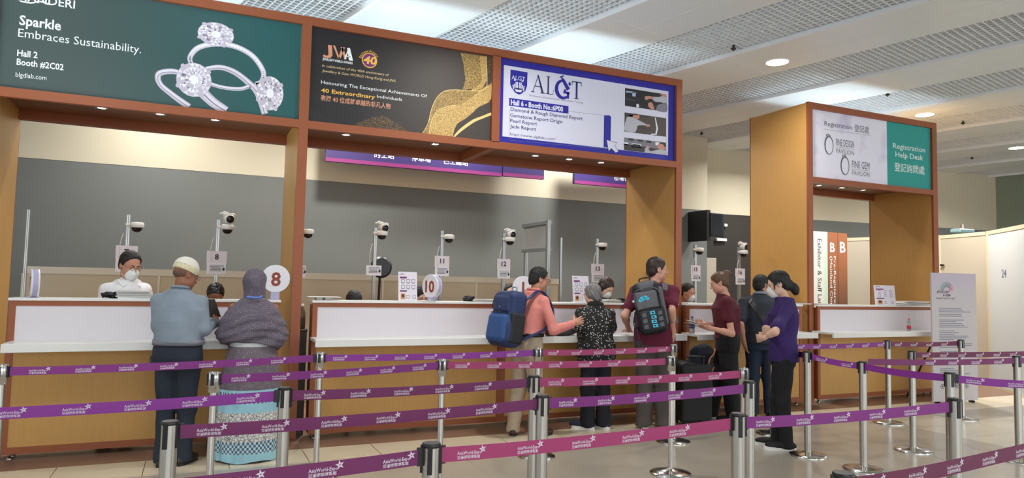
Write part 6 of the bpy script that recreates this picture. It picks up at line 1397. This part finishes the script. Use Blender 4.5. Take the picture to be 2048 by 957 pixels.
clerk(1362, 569, 7.35, -150, 'person with black hair half hidden by the booth\'s right post', 1.62, D_, tied_hair, H_BLACK, True, SK_TAN, 15, where='the clerk beside the booth\'s right post')
# ------------------------------------------------------------------ bags
def frame_field(o, r, u, n):
    return lambda x, y, z: o+r*x+u*y+n*z
def rslab(f, c, h, R, rad, k=.01, mode='u'):
    "rounded slab, half sizes h along the rows of R"
    c = np.asarray(c, float); h = np.asarray(h, float)-rad; R = np.asarray(R)
    def fn(P):
        q = np.abs((P-c)@R.T)-h; return np.linalg.norm(np.maximum(q, 0), axis=-1)+np.minimum(q.max(-1), 0)-rad
    m = np.linalg.norm(h)+rad; return f.put(fn, c-m, c+m, k, mode)
def strap(mb, pts, w, m, side, th=.006):
    pts = smooth_curve(pts, 28); V = []; F = []
    for i, q in enumerate(pts):
        t = pts[min(i+1, len(pts)-1)]-pts[max(i-1, 0)]; t /= np.linalg.norm(t)+1e-9; n = np.cross(t, side); n /= np.linalg.norm(n)+1e-9
        for a, b in ((-1, -1), (1, -1), (1, 1), (-1, 1)): V.append(q+side*w/2*a+n*th/2*b)
    for i in range(len(pts)-1):
        for k in range(4): F.append((4*i+k, 4*i+(k+1) % 4, 4*i+4+(k+1) % 4, 4*i+4+k))
    mb.add(V, F, m)
# blue backpack
p = PINK; out = -p.fw; rt = np.cross(out, UP); c = p.P(0, -.245, 1.155)
tl = UP+p.fw*.16; tl /= np.linalg.norm(tl); o2 = np.cross(tl, rt)*-1 if np.dot(np.cross(tl, rt), out) < 0 else np.cross(tl, rt); R = np.array([rt, tl, o2])
M_BB = clothmat('blue_nylon', (28, 48, 92), .6, .08, .2); M_BB2 = clothmat('bright_blue_nylon', (36, 76, 134), .6, .08, .2); M_BBK = clothmat('black_nylon', (22, 24, 32), .6, .06, .2)
q = frame_field(c, rt, tl, o2); t = empty('backpack', q(0, -.27, 0), 'blue and navy backpack worn by the man in the pink shirt', 'backpack'); t['_o'] = [float(x) for x in q(0, -.27, 0)]
f = Field(); rslab(f, q(0, 0, 0), (.165, .27, .105), R, .07); rslab(f, q(0, -.13, .02), (.17, .14, .11), R, .08, .04); f.warp(folds(.004, 3)); V, F = f.mesh(.008); build_mesh('main_bag', t, [(V, F)], M_BB)
f = Field(); rslab(f, q(0, -.1, .095), (.14, .14, .06), R, .05); f.warp(folds(.003, 5)); V, F = f.mesh(.007); build_mesh('front_pocket', t, [(V, F)], M_BB2)
f = Field(); rslab(f, q(0, .13, .085), (.125, .085, .035), R, .032); V, F = f.mesh(.007); build_mesh('top_pocket', t, [(V, F)], M_BB)
for s_ in (-1, 1): f = Field(); rslab(f, q(s_*.15, -.09, -.0), (.03, .15, .085), R, .028); V, F = f.mesh(.007); build_mesh('side_pocket', t, [(V, F)], M_BBK)
b = MB(); b.tube(smooth_curve([q(-.125, .2, .1), q(-.06, .235, .09), q(.06, .235, .09), q(.125, .2, .1), q(.13, .08, .115)], 30), .005, M_BLACKP, 6); b.tube(smooth_curve([q(-.12, .04, .125), q(0, .05, .14), q(.12, .04, .125)], 20), .005, M_BLACKP, 6); b.build('zip', t)
b = MB(); b.tube(smooth_curve([q(-.03, .26, -.03), q(-.035, .31, -.03), q(.035, .31, -.03), q(.03, .26, -.03)], 16), .008, mat('grey_handle', (150, 156, 166), .6), 8); b.build('handle', t)
b = MB(); b.add([q(.0+.012*math.cos(a), .1+.016*math.sin(a), .122) for a in np.linspace(0, 6.28, 12, endpoint=False)], [list(range(12))], M_BLACKP); b.add([q(-.006, .095, .1225), q(.006, .095, .1225), q(.004, .106, .1225), q(-.004, .106, .1225)], [(0, 1, 2, 3)], M_INK); b.build('emblem', t)
for s_ in (-1, 1):
    b = MB(); x = -s_*.115; strap(b, [q(x, .2, -.09), p.P(s_*.1, -.03, 1.375), p.P(s_*.1, .06, 1.43), p.P(s_*.105, .15, 1.38), p.P(s_*.13, .215, 1.24), p.P(s_*.165, .16, 1.1), p.P(s_*.185, -.02, 1.02), q(x*1.2, -.2, -.07)], .05, M_BBK if s_ < 0 else M_BB, p.rt, .012); b.build('shoulder_strap', t)
# grey and black backpack
p = MAROON; c = at(1301, 617, 6.0); out = -p.fw; rt = p.rt
tl = UP-p.rt*.2+p.fw*.1; tl /= np.linalg.norm(tl); rt = rt-tl*(rt@tl); rt /= np.linalg.norm(rt); o2 = np.cross(rt, tl); o2 = o2 if o2@out > 0 else -o2; c = p.P(-.055, -.215, 0)*np.array([1, 1, 0])+UP*c[2]; c = c+np.array([0, 0, .0])
R = np.array([rt, tl, o2]); q = frame_field(c, rt, tl, o2); t = empty('backpack', q(0, -.27, 0), 'grey and black backpack with turquoise print on the maroon shirt', 'backpack'); t['_o'] = [float(x) for x in q(0, -.27, 0)]
M_GB = clothmat('grey_nylon', (92, 92, 98), .6, .1, .3); M_CY = mat('turquoise_print', (62, 186, 216), .5)
f = Field(); rslab(f, q(0, 0, -.01), (.15, .275, .09), R, .075); f.warp(folds(.004, 13)); V, F = f.mesh(.008); build_mesh('main_bag', t, [(V, F)], M_BBK)
f = Field(); rslab(f, q(0, -.135, .07), (.14, .13, .055), R, .05); V, F = f.mesh(.007); b = MB(); b.add(V, F, M_BBK, True)
for j in range(4):
    y = -.06-.045*j; b.add([q(x_*.026+.012+.006*(j % 2), y+y_*.017, .1265) for x_, y_ in ((-1, -1), (1, -1), (1, 1), (-1, 1))], [(0, 1, 2, 3)], M_CY); b.add([q(x_*.01+.014, y+y_*.007, .1272) for x_, y_ in ((-1, -1), (1, -1), (1, 1), (-1, 1))], [(0, 1, 2, 3)], M_BBK)
for x in (-.075, .085):
    for j in range(3): b.add([q(x+x_*.022, -.07-.06*j+y_*.022, .1262) for x_, y_ in ((-1, -1), (1, -1), (1, 1), (-1, .6))], [(0, 1, 2, 3)], M_GB)
b.build('lower_pocket', t)
f = Field(); rslab(f, q(-.02, .075, .075), (.115, .1, .03), R, .028); V, F = f.mesh(.007); b = MB(); b.add(V, F, M_GB, True)
for x, y, r_ in ((-.06, .1, .03), (-.03, .105, .028), (-.085, .085, .022), (-.01, .09, .02)): b.add([q(x+r_*math.cos(a), y+r_*.75*math.sin(a), .1065) for a in np.linspace(0, 6.28, 14, endpoint=False)], [list(range(14))], M_CY)
b.build('grey_pocket', t)
f = Field(); rslab(f, q(0, .215, .02), (.1, .07, .06), R, .05); V, F = f.mesh(.007); build_mesh('top_flap', t, [(V, F)], M_GB)
f = Field(); rslab(f, q(.135, .0, .02), (.025, .2, .06), R, .024); V, F = f.mesh(.007); build_mesh('side_panel', t, [(V, F)], M_GB)
b = MB(); b.tube(smooth_curve([q(-.14, .03, .07), q(-.13, .17, .075), q(-.04, .2, .09), q(.06, .2, .09), q(.12, .14, .085), q(.135, -.02, .085)], 30), .006, M_GB, 6); b.tube(smooth_curve([q(-.13, -.02, .11), q(0, -.005, .125), q(.13, -.02, .11)], 16), .005, M_BLACKP, 6); b.build('zip', t)
b = MB(); b.tube(smooth_curve([q(-.05, .275, .0), q(-.05, .315, .0), q(.05, .315, 0), q(.05, .275, 0)], 16), .008, M_BBK, 8); b.build('handle', t)
b = MB(); strap(b, [q(.02, .27, -.05), p.P(.09, -.13, 1.46), p.P(.1, -.05, 1.53), p.P(.11, .06, 1.515), p.P(.13, .14, 1.42), p.P(.19, .13, 1.25), p.P(.22, -.0, 1.12), q(.15, -.17, -.03)], .055, M_GB, p.rt, .012); b.build('shoulder_strap', t)
b = MB(); strap(b, [q(-.08, .25, -.05), p.P(-.1, -.1, 1.45), p.P(-.11, -.02, 1.52), p.P(-.12, .1, 1.46), p.P(-.16, .15, 1.3), p.P(-.2, .0, 1.1), q(-.14, -.18, -.03)], .055, M_BBK, p.rt, .012); b.build('shoulder_strap', t)
b = MB(); strap(b, [q(-.16, -.02, 0), q(-.175, -.16, .0), q(-.165, -.34, -.01), q(-.17, -.44, -.02)], .02, M_BBK, rt, .004); b.build('loose_strap', t)
b = MB(); b.lathe(q(-.155, .09, .06), [(.012, -.004), (.016, 0), (.012, .004)], M_CHROME, 14, axis=o2); b.build('buckle', t)
# dark handbag lying on the writing shelf
c = at(1122, 664, 6.62); f = Field(); f.ell((c[0]-.02, 6.62, .99), (.16, .1, .036), None, .02); f.ell((c[0]+.1, 6.62, 1.01), (.09, .09, .05), None, .03); f.ell((c[0]-.14, 6.62, .985), (.05, .06, .03), None, .03); f.half((0, 0, .956), -UP); f.warp(folds(.005, 33, 30, 20)); V, F = f.mesh(.007)
t = empty('handbag', (c[0], 6.62, .955), 'dark grey soft handbag lying on the shelf beside the old woman', 'bag'); t['_o'] = [float(c[0]), 6.62, .955]; build_mesh('bag_body', t, [(V, F)], clothmat('dark_grey_leather', (66, 60, 62), .5)); b = MB(); b.tube(smooth_curve([(c[0]+.1, 6.55, 1.03), (c[0]+.12, 6.46, .98), (c[0]+.13, 6.44, .88), (c[0]+.17, 6.44, .83), (c[0]+.2, 6.47, .9), (c[0]+.19, 6.53, .99)], 30), .008, M_BELTB, 8); b.build('bag_handle', t)
# black suitcase with a jacket beside the dark red woman
g = gnd(1384, 852); f = Field(); R = np.array([CR*np.array([1, 1, 0]), CF*np.array([1, 1, 0]), UP]); R = R/np.linalg.norm(R, axis=1)[:, None]
t = empty('suitcase', (g[0], g[1], 0), 'black suitcase standing left of the dark red woman\'s legs', 'suitcase'); rslab(f, (g[0], g[1], .37), (.17, .2, .32), R, .05); V, F = f.mesh(.009); build_mesh('shell', t, [(V, F)], mat('black_shell', (9, 9, 10), .6))
b = MB()
for i in (-1, 1):
    for j in (-1, 1): w_ = np.array([g[0], g[1], .03])+R[0]*.13*i+R[1]*.15*j; b.lathe(w_-R[0]*.012, [(.02, 0), (.029, .003), (.029, .021), (.02, .024)], M_BLACKP, 16, axis=R[0]); b.tube([w_+UP*.01, w_+UP*.06], .012, M_BLACKP, 8)
b.build('wheels', t); b = MB()
for i in (-1, 1): b.tube([np.array([g[0], g[1], .68])+R[0]*.08*i-R[1]*.16, np.array([g[0], g[1], .76])+R[0]*.08*i-R[1]*.16], .008, M_DARKMETAL, 8)
b.tube([np.array([g[0], g[1], .76])-R[0]*.1-R[1]*.16, np.array([g[0], g[1], .76])+R[0]*.1-R[1]*.16], .013, M_BLACKP, 8); b.build('handle', t)
c = at(1405, 722, 6.12); f = Field(); f.ell(c+(-.0, 0, .1), (.11, .11, .09), None, .03); f.ell(c+(-.09, .0, -.04), (.055, .09, .2), None, .05); f.ell(c+(.03, -.03, -.12), (.08, .08, .24), None, .05); f.ell(c+(-.03, -.03, -.2), (.05, .06, .14), None, .05); f.warp(folds(.012, 41, 30, 16, 6)); V, F = f.mesh(.008)
t = empty('jacket', c, 'dark navy jacket with tan lining hung on the suitcase', 'jacket'); t['_o'] = [float(x) for x in c]; o = build_mesh('cloth', t, [(V, F)], clothmat('navy_jacket', (26, 30, 44)))
b = MB(); strap(b, [c+(.09, -.1, .14), c+(.05, -.12, .08), c+(.0, -.125, .04), c+(-.02, -.12, -.03)], .035, mat('tan_leather', (168, 108, 70), .5), np.array([.7, .7, 0]), .012); strap(b, [c+(.06, -.115, -.06), c+(.03, -.12, -.1), c+(.01, -.12, -.15)], .04, MATS['tan_leather'], np.array([.7, .7, 0]), .012); b.build('tan_strap', t)
